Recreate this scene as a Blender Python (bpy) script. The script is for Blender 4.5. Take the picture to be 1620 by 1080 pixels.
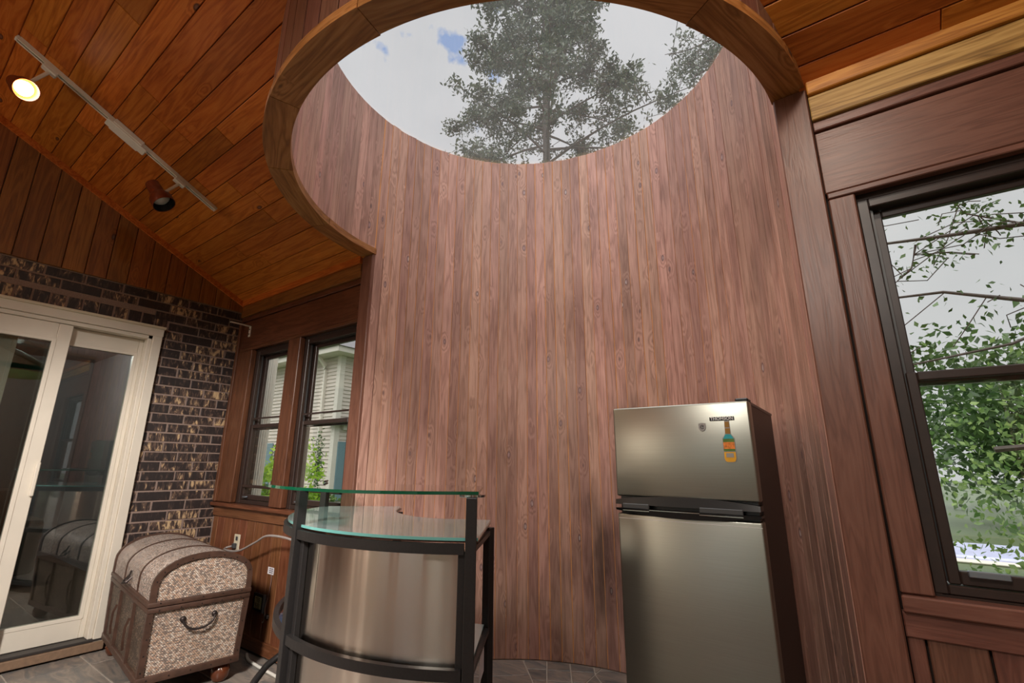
import bpy, bmesh, math, random
import numpy as np
from mathutils import Vector, Matrix, noise
random.seed(7); rng = np.random.default_rng(7)
PI = math.pi
scene = bpy.context.scene
C = scene.collection
for o in list(bpy.data.objects): bpy.data.objects.remove(o)

# ------------------------------------------------------------------ camera, sky, sun, exposure
cam_data = bpy.data.cameras.new('camera'); cam = bpy.data.objects.new('camera', cam_data); C.objects.link(cam)
YAW, PITCH, ROLL, FPX = math.radians(-37.08), math.radians(14.77), math.radians(0.71), 757.49
F = Vector((math.sin(YAW)*math.cos(PITCH), math.cos(YAW)*math.cos(PITCH), math.sin(PITCH)))
R0 = Vector((math.cos(YAW), -math.sin(YAW), 0)); U0 = R0.cross(F)
Rv = R0*math.cos(ROLL) + U0*math.sin(ROLL); Uv = -R0*math.sin(ROLL) + U0*math.cos(ROLL)
CAM = Vector((1.2347, -1.8292, 1.1664))
cam.matrix_world = Matrix(((Rv.x, Uv.x, -F.x, CAM.x), (Rv.y, Uv.y, -F.y, CAM.y), (Rv.z, Uv.z, -F.z, CAM.z), (0, 0, 0, 1)))
cam_data.sensor_width = 36; cam_data.lens = FPX*36/1620
cam_data.shift_x = 25.38/1620; cam_data.shift_y = -4.41/1620
cam_data.clip_start = 0.02; cam_data.clip_end = 300
scene.camera = cam

world = bpy.data.worlds.new('sky'); scene.world = world; world.use_nodes = True
wn = world.node_tree; wn.nodes.clear()
def wnode(t, **k):
    n = wn.nodes.new(t)
    for a, b in k.items(): setattr(n, a, b)
    return n
tc = wnode('ShaderNodeTexCoord')
n1 = wnode('ShaderNodeTexNoise'); n1.inputs['Scale'].default_value = 2.2; n1.inputs['Detail'].default_value = 5; n1.inputs['Distortion'].default_value = .3
n2 = wnode('ShaderNodeTexNoise'); n2.inputs['Scale'].default_value = 16; n2.inputs['Detail'].default_value = 4
mp = wnode('ShaderNodeMapping'); mp.inputs['Location'].default_value = (.1, .35, .2)
r1 = wnode('ShaderNodeValToRGB'); r1.color_ramp.elements[0].position = .3; r1.color_ramp.elements[1].position = .75
r1.color_ramp.elements[0].color = (.62, .625, .64, 1); r1.color_ramp.elements[1].color = (.76, .76, .765, 1)
# small gaps of blue between the clouds, round one spot of the sky
dotn = wnode('ShaderNodeVectorMath', operation='DISTANCE'); dotn.inputs[1].default_value = (-.435, .50, .748)
rm = wnode('ShaderNodeMapRange'); rm.inputs[1].default_value = .13; rm.inputs[2].default_value = .02; rm.inputs[3].default_value = 0; rm.inputs[4].default_value = .17
add = wnode('ShaderNodeMath', operation='ADD')
r2 = wnode('ShaderNodeMapRange'); r2.inputs[1].default_value = .70; r2.inputs[2].default_value = .78
mixc = wnode('ShaderNodeMix', data_type='RGBA'); mixc.inputs[7].default_value = (.28, .40, .66, 1)
bg = wnode('ShaderNodeBackground'); bg.inputs['Strength'].default_value = 1.0
wo = wnode('ShaderNodeOutputWorld')
L = wn.links.new
L(tc.outputs['Generated'], mp.inputs['Vector']); L(mp.outputs[0], n1.inputs['Vector']); L(mp.outputs[0], n2.inputs['Vector'])
L(n1.outputs['Fac'], r1.inputs['Fac']); L(tc.outputs['Generated'], dotn.inputs[0]); L(dotn.outputs['Value'], rm.inputs[0])
L(rm.outputs[0], add.inputs[0]); L(n2.outputs['Fac'], add.inputs[1]); L(add.outputs[0], r2.inputs[0])
L(r2.outputs[0], mixc.inputs[0]); L(r1.outputs[0], mixc.inputs[6]); L(mixc.outputs[2], bg.inputs['Color']); L(bg.outputs[0], wo.inputs[0])

sd = bpy.data.lights.new('sun', 'SUN'); sun = bpy.data.objects.new('sun', sd); C.objects.link(sun)
sd.energy = 4.5; sd.angle = math.radians(95); sd.color = (1, .97, .93)
sun.rotation_euler = Vector((-.10, .34, -1)).to_track_quat('-Z', 'Y').to_euler(); sun.location = (0, -3, 20)
def lamp(name, loc, energy, color, size=.12, kind='POINT', target=None, spot=1.2):
    d = bpy.data.lights.new(name, kind); d.energy = energy; d.color = color
    d.shadow_soft_size = size
    if kind == 'SPOT': d.spot_size = spot; d.spot_blend = .6
    o = bpy.data.objects.new(name, d); C.objects.link(o); o.location = loc
    if target is not None: o.rotation_euler = (Vector(target)-Vector(loc)).to_track_quat('-Z', 'Y').to_euler()
    return o
# added fill lights without fixtures, out of view behind and above the camera
lamp('fill_point_light', (-2.2, -4.7, 1.7), 55, (1, .86, .70), .3)
lamp('fill_spot_light', (.5, -3.1, 2.9), 900, (1, .94, .87), .25, 'SPOT', (-2.2, -.7, .2), .95)
lamp('fill_spot_light', (.9, -3.6, 3.0), 180, (1, .93, .84), .3, 'SPOT', (.6, 0, .6), 1.2)
lamp('fill_point_light', (1.34, -1.35, 2.95), 30, (1, .88, .74), .10)
vs = scene.view_settings; vs.view_transform = 'Standard'; vs.look = 'None'; vs.exposure = 0.0; vs.gamma = 1; vs.use_curve_mapping = False
scene.cycles.use_denoising = True
scene.cycles.max_bounces = 10; scene.cycles.transparent_max_bounces = 16; scene.cycles.caustics_reflective = False; scene.cycles.caustics_refractive = False

# ------------------------------------------------------------------ measured room
XL, ZC, SL = -2.855, 2.4735, 0.4756      # brick wall, wall-top height, ceiling slope
CY, RI, RO = .0506, 1.1444, 1.2494       # cylinder centre and radii
ZR, ZT = 2.4883, 3.525                   # ring underside, shaft top
XR, YF, YRIDGE = 3.3, -5.4, -2.7
def zceil(y): return ZC - SL*y if y > YRIDGE else ZC - SL*YRIDGE - SL*(YRIDGE-y)

# ------------------------------------------------------------------ materials
MATS = {}
def nmat(name):
    m = bpy.data.materials.new(name); m.use_nodes = True; nt = m.node_tree; nt.nodes.clear()
    out = nt.nodes.new('ShaderNodeOutputMaterial'); MATS[name] = m
    return m, nt, out
def N(nt, t, ins=None, **k):
    n = nt.nodes.new(t)
    for a, b in k.items(): setattr(n, a, b)
    for a, b in (ins or {}).items():
        if isinstance(b, bpy.types.NodeSocket): nt.links.new(b, n.inputs[a])
        else: n.inputs[a].default_value = b
    return n
def ramp(nt, fac, stops, interp='LINEAR'):
    n = nt.nodes.new('ShaderNodeValToRGB'); cr = n.color_ramp; cr.interpolation = interp
    while len(cr.elements) < len(stops): cr.elements.new(.5)
    for e, (p, c) in zip(cr.elements, stops): e.position = p; e.color = (*c, 1) if len(c) == 3 else c
    nt.links.new(fac, n.inputs['Fac']); return n.outputs['Color']
def sr(r, g, b):   # sRGB 0-255 to linear
    f = lambda c: (c/255/12.92) if c/255 <= .04045 else ((c/255+.055)/1.055)**2.4
    return (f(r), f(g), f(b))
def plain(name, col, rough=.5, metal=0, bump=0, bscale=40, var=0, spec=.5, coat=0):
    m, nt, out = nmat(name)
    p = N(nt, 'ShaderNodeBsdfPrincipled', {'Roughness': rough, 'Metallic': metal, 'Specular IOR Level': spec, 'Coat Weight': coat})
    tcn = N(nt, 'ShaderNodeTexCoord')
    no = N(nt, 'ShaderNodeTexNoise', {'Vector': tcn.outputs['Object'], 'Scale': bscale, 'Detail': 4})
    c = ramp(nt, no.outputs['Fac'], [(.3, tuple(x*(1-var) for x in col)), (.7, tuple(min(1, x*(1+var)) for x in col))])
    nt.links.new(c, p.inputs['Base Color'])
    if bump:
        b = N(nt, 'ShaderNodeBump', {'Strength': bump, 'Distance': .002, 'Height': no.outputs['Fac']}); nt.links.new(b.outputs[0], p.inputs['Normal'])
    nt.links.new(p.outputs[0], out.inputs[0]); return m
def wood(name, dark, mid, light, rough=.5, gs=1.0, knots=1.0, knotcol=(.05, .03, .02), resin=0, var=.25, coat=0, hue=.02, axis='X', stain=0, spec=.4):
    m, nt, out = nmat(name)
    tcn = N(nt, 'ShaderNodeTexCoord'); oi = N(nt, 'ShaderNodeObjectInfo')
    rv = N(nt, 'ShaderNodeVectorMath', {0: (37., 91., 53.), 3: oi.outputs['Random']}, operation='SCALE')
    v0 = N(nt, 'ShaderNodeVectorMath', {0: tcn.outputs['Object'], 1: rv.outputs[0]}, operation='ADD')
    s = {'X': (1.2, 16, 16), 'Y': (16, 1.2, 16), 'Z': (16, 16, 1.2)}[axis]
    ks = {'X': (6.0, 13, 4), 'Y': (13, 6.0, 4), 'Z': (13, 4, 6.0)}[axis]
    mp_ = N(nt, 'ShaderNodeMapping', {'Vector': v0.outputs[0], 'Scale': tuple(a*gs for a in s)})
    kmp = N(nt, 'ShaderNodeMapping', {'Vector': v0.outputs[0], 'Scale': ks})
    vo = N(nt, 'ShaderNodeTexVoronoi', {'Vector': kmp.outputs[0], 'Scale': 1.0, 'Randomness': 1.0})
    kn = N(nt, 'ShaderNodeMapRange', {0: vo.outputs['Distance'], 1: .17, 2: .12, 3: 0., 4: .9})
    # only some of the cells carry a knot
    sel = N(nt, 'ShaderNodeSeparateColor', {0: vo.outputs['Color']})
    gate = N(nt, 'ShaderNodeMath', {0: sel.outputs[0], 1: 1-.16*knots}, operation='GREATER_THAN')
    kf = N(nt, 'ShaderNodeMath', {0: kn.outputs[0], 1: gate.outputs[0]}, operation='MULTIPLY')
    # grain bends round the knots
    heart = ramp(nt, vo.outputs['Distance'], [(.0, tuple(min(1, c*2.6+.06) for c in knotcol)), (.08, tuple(min(1, c*1.8+.03) for c in knotcol)), (.12, knotcol)])
    warp = N(nt, 'ShaderNodeMapRange', {0: vo.outputs['Distance'], 1: .5, 2: 0., 3: 0., 4: .6})
    wg = N(nt, 'ShaderNodeMath', {0: warp.outputs[0], 1: gate.outputs[0]}, operation='MULTIPLY')
    n1_ = N(nt, 'ShaderNodeTexNoise', {'Vector': mp_.outputs[0], 'Scale': 1.3, 'Detail': 3, 'Distortion': .8})
    h = N(nt, 'ShaderNodeMath', {0: n1_.outputs['Fac'], 1: wg.outputs[0]}, operation='ADD')
    h2 = N(nt, 'ShaderNodeMath', {0: h.outputs[0], 1: 9.0}, operation='MULTIPLY')
    fr = N(nt, 'ShaderNodeMath', {0: h2.outputs[0], 1: 1.0}, operation='PINGPONG')
    n2_ = N(nt, 'ShaderNodeTexNoise', {'Vector': mp_.outputs[0], 'Scale': 9, 'Detail': 2})
    g = N(nt, 'ShaderNodeMix', {0: .5, 2: fr.outputs[0], 3: n2_.outputs['Fac']})
    g.data_type = 'FLOAT'
    col = ramp(nt, g.outputs[0], [(.15, dark), (.5, mid), (.85, light)])
    # large soft tonal drift along a board, and a tone for each board
    n3 = N(nt, 'ShaderNodeTexNoise', {'Vector': v0.outputs[0], 'Scale': 1.6, 'Detail': 3})
    hsv = N(nt, 'ShaderNodeHueSaturation', {'Color': col})
    rr = N(nt, 'ShaderNodeMapRange', {0: oi.outputs['Random'], 1: 0., 2: 1., 3: 1-var, 4: 1+var})
    dd = N(nt, 'ShaderNodeMapRange', {0: n3.outputs['Fac'], 1: .3, 2: .7, 3: .85, 4: 1.15})
    vv = N(nt, 'ShaderNodeMath', {0: rr.outputs[0], 1: dd.outputs[0]}, operation='MULTIPLY'); nt.links.new(vv.outputs[0], hsv.inputs['Value'])
    w = N(nt, 'ShaderNodeTexWhiteNoise', {'Vector': rv.outputs[0]})
    hh = N(nt, 'ShaderNodeMapRange', {0: w.outputs['Value'], 1: 0., 2: 1., 3: .5-hue, 4: .5+hue}); nt.links.new(hh.outputs[0], hsv.inputs['Hue'])
    mk = N(nt, 'ShaderNodeMix', {0: kf.outputs[0], 6: hsv.outputs[0], 7: heart}, data_type='RGBA'); nt.links.new(kf.outputs[0], mk.inputs[0])
    last = mk.outputs[2]
    if resin:    # pale resin runs below some knots
        rn = N(nt, 'ShaderNodeMapRange', {0: vo.outputs['Distance'], 1: .105, 2: .085, 3: 0., 4: 1.})
        r3 = N(nt, 'ShaderNodeTexNoise', {'Vector': mp_.outputs[0], 'Scale': 5, 'Detail': 2})
        r4 = N(nt, 'ShaderNodeMapRange', {0: r3.outputs['Fac'], 1: .5, 2: .6, 3: 0., 4: resin})
        r5 = N(nt, 'ShaderNodeMath', {0: rn.outputs[0], 1: r4.outputs[0]}, operation='MULTIPLY')
        r6 = N(nt, 'ShaderNodeMath', {0: r5.outputs[0], 1: gate.outputs[0]}, operation='MULTIPLY')
        mk2 = N(nt, 'ShaderNodeMix', {6: last, 7: (.62, .56, .52, 1)}, data_type='RGBA'); nt.links.new(r6.outputs[0], mk2.inputs[0]); last = mk2.outputs[2]
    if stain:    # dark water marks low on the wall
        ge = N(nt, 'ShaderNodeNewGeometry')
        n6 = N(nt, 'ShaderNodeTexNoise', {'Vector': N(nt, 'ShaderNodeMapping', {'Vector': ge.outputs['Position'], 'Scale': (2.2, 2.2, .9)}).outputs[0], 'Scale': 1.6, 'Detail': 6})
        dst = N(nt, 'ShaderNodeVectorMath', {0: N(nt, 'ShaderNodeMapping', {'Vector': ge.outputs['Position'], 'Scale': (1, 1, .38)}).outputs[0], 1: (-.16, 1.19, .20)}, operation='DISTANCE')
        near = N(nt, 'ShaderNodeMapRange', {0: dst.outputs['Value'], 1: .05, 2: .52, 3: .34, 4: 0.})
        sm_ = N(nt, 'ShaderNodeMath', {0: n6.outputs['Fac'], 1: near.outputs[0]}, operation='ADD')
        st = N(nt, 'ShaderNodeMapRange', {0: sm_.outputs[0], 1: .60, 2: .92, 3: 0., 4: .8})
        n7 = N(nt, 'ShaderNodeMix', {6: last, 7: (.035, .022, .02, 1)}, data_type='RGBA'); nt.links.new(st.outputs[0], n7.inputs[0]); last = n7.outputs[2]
    p = N(nt, 'ShaderNodeBsdfPrincipled', {'Base Color': last, 'Roughness': rough, 'Coat Weight': coat, 'Coat Roughness': .25, 'Specular IOR Level': spec})
    b = N(nt, 'ShaderNodeBump', {'Strength': .25, 'Distance': .0015, 'Height': g.outputs[0]}); nt.links.new(b.outputs[0], p.inputs['Normal'])
    nt.links.new(p.outputs[0], out.inputs[0]); return m

wood('niche_wood', sr(158, 118, 104), sr(188, 145, 129), sr(202, 160, 144), rough=.45, knots=1.7, knotcol=sr(116, 90, 90), resin=1.0, var=.15, hue=.007, stain=1)
wood('ceiling_wood', sr(146, 76, 24), sr(174, 96, 34), sr(188, 112, 46), rough=.48, knots=.55, knotcol=sr(60, 26, 8), var=.22, hue=.006, spec=.2)
wood('gable_wood', sr(112, 66, 28), sr(136, 82, 34), sr(150, 96, 44), rough=.5, knots=.4, knotcol=sr(50, 24, 8), var=.16, hue=.006)
wood('ring_wood', sr(120, 76, 38), sr(156, 102, 54), sr(176, 124, 74), rough=.45, knots=.5, knotcol=sr(50, 28, 12), var=.08, hue=.006)
wood('stained_wood', sr(98, 64, 52), sr(114, 76, 62), sr(124, 86, 71), rough=.36, knots=.35, knotcol=sr(58, 30, 24), var=.1, hue=.008, gs=1.4)
wood('stained_wood_upright', sr(98, 64, 52), sr(114, 76, 62), sr(124, 86, 71), rough=.36, knots=.3, knotcol=sr(58, 30, 24), var=.08, hue=.008, gs=1.4, axis='Z')
wood('wainscot_wood', sr(92, 56, 36), sr(114, 70, 46), sr(128, 84, 58), rough=.35, knots=.35, knotcol=sr(60, 28, 16), var=.12, hue=.008)
wood('pale_beam_wood', sr(112, 82, 38), sr(168, 130, 70), sr(200, 164, 100), rough=.5, knots=.3, knotcol=sr(90, 60, 30), var=.03, hue=.0)
wood('trim_orange_wood', sr(160, 86, 34), sr(196, 116, 54), sr(214, 138, 70), rough=.45, knots=.15, knotcol=sr(80, 40, 16), var=.05)
wood('dark_stained_wood', sr(78, 46, 32), sr(100, 60, 42), sr(112, 70, 50), rough=.36, knots=.3, knotcol=sr(50, 28, 20), var=.08, hue=.006, gs=1.4)
wood('dark_stained_upright', sr(78, 46, 32), sr(100, 60, 42), sr(112, 70, 50), rough=.36, knots=.3, knotcol=sr(50, 28, 20), var=.08, hue=.006, gs=1.4, axis='Z')
plain('seam_wood', sr(232, 166, 104), .6, var=.25, bscale=6)
plain('seam_dark', sr(40, 22, 12), .7, var=.2)
plain('dark_frame', sr(52, 40, 36), .32, var=.12, bscale=30)
plain('black_steel', sr(38, 36, 36), .38, bump=.12, bscale=150, var=.15)
plain('cream_vinyl', sr(214, 206, 192), .4, var=.03, bscale=8)
plain('white_paint', sr(228, 224, 216), .4, var=.03)
plain('white_metal', sr(225, 218, 206), .35, var=.03)
plain('steel_clip', sr(150, 160, 170), .3, .8)
plain('bronze_lamp', sr(120, 56, 30), .35, .3, var=.15)
plain('lamp_inner', sr(200, 196, 190), .25, .2)
plain('black_plastic', sr(20, 20, 21), .3)
plain('grey_plastic', sr(66, 68, 70), .35)
plain('chrome', sr(190, 192, 195), .12, 1)
plain('strap_leather', sr(74, 52, 42), .45, bump=.3, bscale=25, var=.25)
plain('bun_foot', sr(92, 48, 28), .2, var=.2, bscale=12, coat=.4)
plain('iron', sr(62, 54, 52), .4, .7, bump=.2)
plain('mortar', sr(140, 120, 110), .9, bump=.8, bscale=120, var=.15)
plain('grout', sr(170, 160, 148), .85, var=.1)
plain('threshold_dark', sr(48, 44, 42), .5)
plain('threshold_wood', sr(128, 104, 84), .5, var=.15)
plain('cable_white', sr(214, 212, 204), .4)
plain('cable_grey', sr(150, 142, 138), .35)
plain('cable_brown', sr(120, 92, 84), .4)
plain('paper', sr(222, 216, 220), .6)
plain('print_dark', sr(70, 66, 78), .6)
plain('ivory_plate', sr(206, 196, 172), .4)
plain('lcd', sr(150, 148, 110), .3)
plain('lcd_ink', sr(38, 36, 26), .4)
plain('glass_edge', sr(6, 84, 58), .1, coat=.5)
plain('glass_edge_pale', sr(120, 190, 186), .12, coat=.5)
plain('magnet_yellow', sr(226, 166, 30), .35, var=.06)
plain('magnet_teal', sr(32, 160, 170), .35, var=.1, bscale=60)
plain('magnet_orange', sr(222, 128, 48), .35, var=.35, bscale=120)
plain('magnet_green', sr(84, 118, 44), .35, var=.2, bscale=90)
plain('magnet_amber', sr(150, 108, 34), .35)
plain('badge_grey', sr(150, 148, 146), .35, .3)
plain('ink_black', sr(34, 34, 36), .4)
plain('letter_white', sr(232, 232, 234), .4)
plain('fridge_side', sr(48, 38, 36), .45)
plain('outside_brick', sr(120, 90, 76), .9)
plain('vinyl_blue', sr(52, 62, 82), .12, coat=.6)
plain('siding', sr(206, 196, 186), .6, var=.02)
plain('house_trim', sr(218, 212, 202), .5)
plain('shutter_blue', sr(108, 136, 146), .5)
plain('roof_grey', sr(126, 124, 128), .8, var=.1)
plain('bark', sr(96, 90, 84), .85, bump=.5, bscale=30, var=.3)
plain('twig_dark', sr(84, 76, 72), .8, var=.2)
plain('pool_cover', sr(196, 200, 232), .35, var=.12, bscale=8)
plain('interior_wall', sr(112, 112, 114), .8)
plain('interior_ceiling', sr(150, 148, 144), .8)
plain('interior_floor', sr(84, 66, 52), .4, var=.2)
plain('sofa_fabric', sr(70, 62, 58), .8)
plain('picture_dark', sr(24, 24, 26), .3)
plain('shade_green', sr(70, 150, 110), .3)
plain('room_wall', sr(186, 150, 128), .6, var=.1)

def glass_mat(name, tint=(1, 1, 1), refl=.5, rough=0.0, dust=0.0, dustcol=(.9, .9, .9)):
    m, nt, out = nmat(name)
    tr = N(nt, 'ShaderNodeBsdfTransparent', {'Color': (*tint, 1)}); gl = N(nt, 'ShaderNodeBsdfGlossy', {'Roughness': rough, 'Color': (1, 1, 1, 1)})
    ge_ = N(nt, 'ShaderNodeNewGeometry'); ior = N(nt, 'ShaderNodeMapRange', {0: ge_.outputs['Backfacing'], 1: 0., 2: 1., 3: 1.5, 4: 1/1.5}); fr = N(nt, 'ShaderNodeFresnel', {'IOR': ior.outputs[0]}); mu = N(nt, 'ShaderNodeMath', {0: fr.outputs[0], 1: refl}, operation='MULTIPLY')
    mx = N(nt, 'ShaderNodeMixShader', {0: mu.outputs[0], 1: tr.outputs[0], 2: gl.outputs[0]})
    last = mx.outputs[0]
    if dust:
        tl = N(nt, 'ShaderNodeBsdfTranslucent', {'Color': (*dustcol, 1)})
        tcn = N(nt, 'ShaderNodeTexCoord'); no = N(nt, 'ShaderNodeTexNoise', {'Vector': tcn.outputs['Object'], 'Scale': 3, 'Detail': 8})
        mr = N(nt, 'ShaderNodeMapRange', {0: no.outputs['Fac'], 1: .3, 2: .7, 3: dust*.7, 4: dust*1.3})
        mx2 = N(nt, 'ShaderNodeMixShader', {0: mr.outputs[0], 1: last, 2: tl.outputs[0]}); last = mx2.outputs[0]
    nt.links.new(last, out.inputs[0]); return m
glass_mat('window_glass', (.97, .98, .97), 1.0)
glass_mat('door_glass', (.70, .74, .72), 2.6)
glass_mat('skylight_glass', (.95, .955, .96), .6, dust=.02)
glass_mat('shelf_glass', (.80, .93, .88), 1.3)
def frosted():
    m, nt, out = nmat('frosted_glass')
    p = N(nt, 'ShaderNodeBsdfPrincipled', {'Base Color': (*sr(186, 202, 202), 1), 'Roughness': .12, 'Coat Weight': .8, 'Coat Roughness': .04, 'Specular IOR Level': .6})
    tr = N(nt, 'ShaderNodeBsdfTransparent', {'Color': (.7, .85, .82, 1)})
    mx = N(nt, 'ShaderNodeMixShader', {0: .12, 1: p.outputs[0], 2: tr.outputs[0]}); nt.links.new(mx.outputs[0], out.inputs[0])
frosted()
def steel(name, col, rough, axis, aniso_scale=(300, 300, 2), bump=.05, var=.07):
    m, nt, out = nmat(name)
    tcn = N(nt, 'ShaderNodeTexCoord'); mp_ = N(nt, 'ShaderNodeMapping', {'Vector': tcn.outputs['Object'], 'Scale': aniso_scale})
    no = N(nt, 'ShaderNodeTexNoise', {'Vector': mp_.outputs[0], 'Scale': 1, 'Detail': 2})
    c = ramp(nt, no.outputs['Fac'], [(.3, tuple(x*(1-var) for x in col)), (.7, tuple(min(1, x*(1+var)) for x in col))])
    no2 = N(nt, 'ShaderNodeTexNoise', {'Vector': tcn.outputs['Object'], 'Scale': 5, 'Detail': 5})
    mr = N(nt, 'ShaderNodeMapRange', {0: no2.outputs['Fac'], 1: .3, 2: .7, 3: rough*.97, 4: rough*1.04})
    p = N(nt, 'ShaderNodeBsdfPrincipled', {'Base Color': c, 'Roughness': mr.outputs[0], 'Metallic': 1})
    b = N(nt, 'ShaderNodeBump', {'Strength': bump, 'Distance': .001, 'Height': no.outputs['Fac']}); nt.links.new(b.outputs[0], p.inputs['Normal'])
    nt.links.new(p.outputs[0], out.inputs[0]); return m
steel('fridge_steel', sr(160, 161, 152), .34, 'Z', (4, 4, 260), .01, .03)
steel('bar_steel', sr(222, 216, 208), .17, 'Z', (8, 8, .22), 1.0, .08)
for _n in MATS['bar_steel'].node_tree.nodes:
    if _n.type == 'BUMP': _n.inputs['Distance'].default_value = .006
for _n in MATS['bar_steel'].node_tree.nodes:
    if _n.type == 'BSDF_PRINCIPLED':
        _n.inputs['Anisotropic'].default_value = .96; _n.inputs['Anisotropic Rotation'].default_value = .25
        _t = MATS['bar_steel'].node_tree.nodes.new('ShaderNodeTangent'); _t.direction_type = 'RADIAL'; _t.axis = 'Z'; MATS['bar_steel'].node_tree.links.new(_t.outputs[0], _n.inputs['Tangent'])
def brick_mat():
    m, nt, out = nmat('brick_dark')
    tcn = N(nt, 'ShaderNodeTexCoord'); oi = N(nt, 'ShaderNodeObjectInfo')
    rv = N(nt, 'ShaderNodeVectorMath', {0: (17., 31., 53.), 3: oi.outputs['Random']}, operation='SCALE')
    v0 = N(nt, 'ShaderNodeVectorMath', {0: tcn.outputs['Object'], 1: rv.outputs[0]}, operation='ADD')
    mp_ = N(nt, 'ShaderNodeMapping', {'Vector': v0.outputs[0], 'Scale': (46, 13, 1)})
    n_ = N(nt, 'ShaderNodeTexNoise', {'Vector': mp_.outputs[0], 'Scale': 1.0, 'Detail': 7, 'Roughness': .65, 'Distortion': .5})
    th = N(nt, 'ShaderNodeMapRange', {0: oi.outputs['Random'], 1: 0., 2: 1., 3: -.10, 4: .10})
    sm_ = N(nt, 'ShaderNodeMath', {0: n_.outputs['Fac'], 1: th.outputs[0]}, operation='ADD')
    c = ramp(nt, sm_.outputs[0], [(.0, sr(30, 24, 24)), (.46, sr(44, 36, 35)), (.53, sr(76, 60, 54)), (.585, sr(110, 88, 74)), (.62, sr(180, 152, 116)), (.8, sr(212, 184, 144))])
    p = N(nt, 'ShaderNodeBsdfPrincipled', {'Base Color': c, 'Roughness': .55})
    b = N(nt, 'ShaderNodeBump', {'Strength': .6, 'Distance': .003, 'Height': n_.outputs['Fac']}); nt.links.new(b.outputs[0], p.inputs['Normal'])
    nt.links.new(p.outputs[0], out.inputs[0])
brick_mat()
def slate_mat():
    m, nt, out = nmat('slate')
    tcn = N(nt, 'ShaderNodeTexCoord'); oi = N(nt, 'ShaderNodeObjectInfo')
    rv = N(nt, 'ShaderNodeVectorMath', {0: (17., 31., 53.), 3: oi.outputs['Random']}, operation='SCALE')
    v0 = N(nt, 'ShaderNodeVectorMath', {0: tcn.outputs['Object'], 1: rv.outputs[0]}, operation='ADD')
    mp_ = N(nt, 'ShaderNodeMapping', {'Vector': v0.outputs[0], 'Scale': (3, 9, 3)})
    n_ = N(nt, 'ShaderNodeTexNoise', {'Vector': mp_.outputs[0], 'Scale': 1.5, 'Detail': 7, 'Roughness': .6, 'Distortion': 1.2})
    c = ramp(nt, n_.outputs['Fac'], [(.3, sr(88, 90, 92)), (.42, sr(118, 114, 110)), (.5, sr(132, 120, 110)), (.6, sr(152, 136, 122)), (.72, sr(104, 104, 104))])
    hs = N(nt, 'ShaderNodeHueSaturation', {'Color': c, 'Saturation': .8}); w = N(nt, 'ShaderNodeMapRange', {0: oi.outputs['Random'], 1: 0., 2: 1., 3: .7, 4: 1.1}); nt.links.new(w.outputs[0], hs.inputs['Value'])
    p = N(nt, 'ShaderNodeBsdfPrincipled', {'Base Color': hs.outputs[0], 'Roughness': .38})
    b = N(nt, 'ShaderNodeBump', {'Strength': .5, 'Distance': .004, 'Height': n_.outputs['Fac']}); nt.links.new(b.outputs[0], p.inputs['Normal'])
    nt.links.new(p.outputs[0], out.inputs[0])
slate_mat()
def weave(name, base, lo, hi, dirt):
    m, nt, out = nmat(name)
    tcn = N(nt, 'ShaderNodeTexCoord')
    br = N(nt, 'ShaderNodeTexBrick', {'Vector': tcn.outputs['UV'], 'Scale': 1., 'Mortar Size': .0009, 'Brick Width': .0105, 'Row Height': .0062, 'Color1': (.0, .0, .0, 1), 'Color2': (1, 1, 1, 1), 'Mortar': (.5, .5, .5, 1)})
    br.offset = .5
    bw = N(nt, 'ShaderNodeSeparateColor', {0: br.outputs['Color']})
    wn_ = N(nt, 'ShaderNodeTexNoise', {'Vector': tcn.outputs['UV'], 'Scale': 60, 'Detail': 3})
    fac = N(nt, 'ShaderNodeMix', {0: .5, 2: bw.outputs[0], 3: wn_.outputs['Fac']})
    c = ramp(nt, fac.outputs[0], [(.18, lo), (.38, tuple(x*.8 for x in lo[::-1])) if False else (.38, lo), (.42, base), (.6, tuple(a*b for a, b in zip(base, (1.05, .86, .72)))), (.66, hi), (.85, hi)], 'LINEAR')
    dn = N(nt, 'ShaderNodeTexNoise', {'Vector': tcn.outputs['UV'], 'Scale': 7, 'Detail': 6})
    df = N(nt, 'ShaderNodeMapRange', {0: dn.outputs['Fac'], 1: .45, 2: .65, 3: 0., 4: dirt})
    mx = N(nt, 'ShaderNodeMix', {6: c, 7: (*sr(70, 58, 48), 1)}, data_type='RGBA'); nt.links.new(df.outputs[0], mx.inputs[0])
    mx2 = N(nt, 'ShaderNodeMix', {6: mx.outputs[2], 7: (*sr(52, 42, 36), 1)}, data_type='RGBA'); nt.links.new(br.outputs['Fac'], mx2.inputs[0])
    inv = N(nt, 'ShaderNodeMath', {0: 1., 1: br.outputs['Fac']}, operation='SUBTRACT')
    p = N(nt, 'ShaderNodeBsdfPrincipled', {'Base Color': mx2.outputs[2], 'Roughness': .5})
    b = N(nt, 'ShaderNodeBump', {'Strength': .9, 'Distance': .003, 'Height': inv.outputs[0]}); nt.links.new(b.outputs[0], p.inputs['Normal'])
    nt.links.new(p.outputs[0], out.inputs[0])
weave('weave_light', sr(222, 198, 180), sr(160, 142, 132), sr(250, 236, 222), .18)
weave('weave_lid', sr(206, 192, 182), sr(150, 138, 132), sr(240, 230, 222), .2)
weave('weave_dark', sr(96, 82, 68), sr(66, 56, 48), sr(150, 130, 110), .75)
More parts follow.
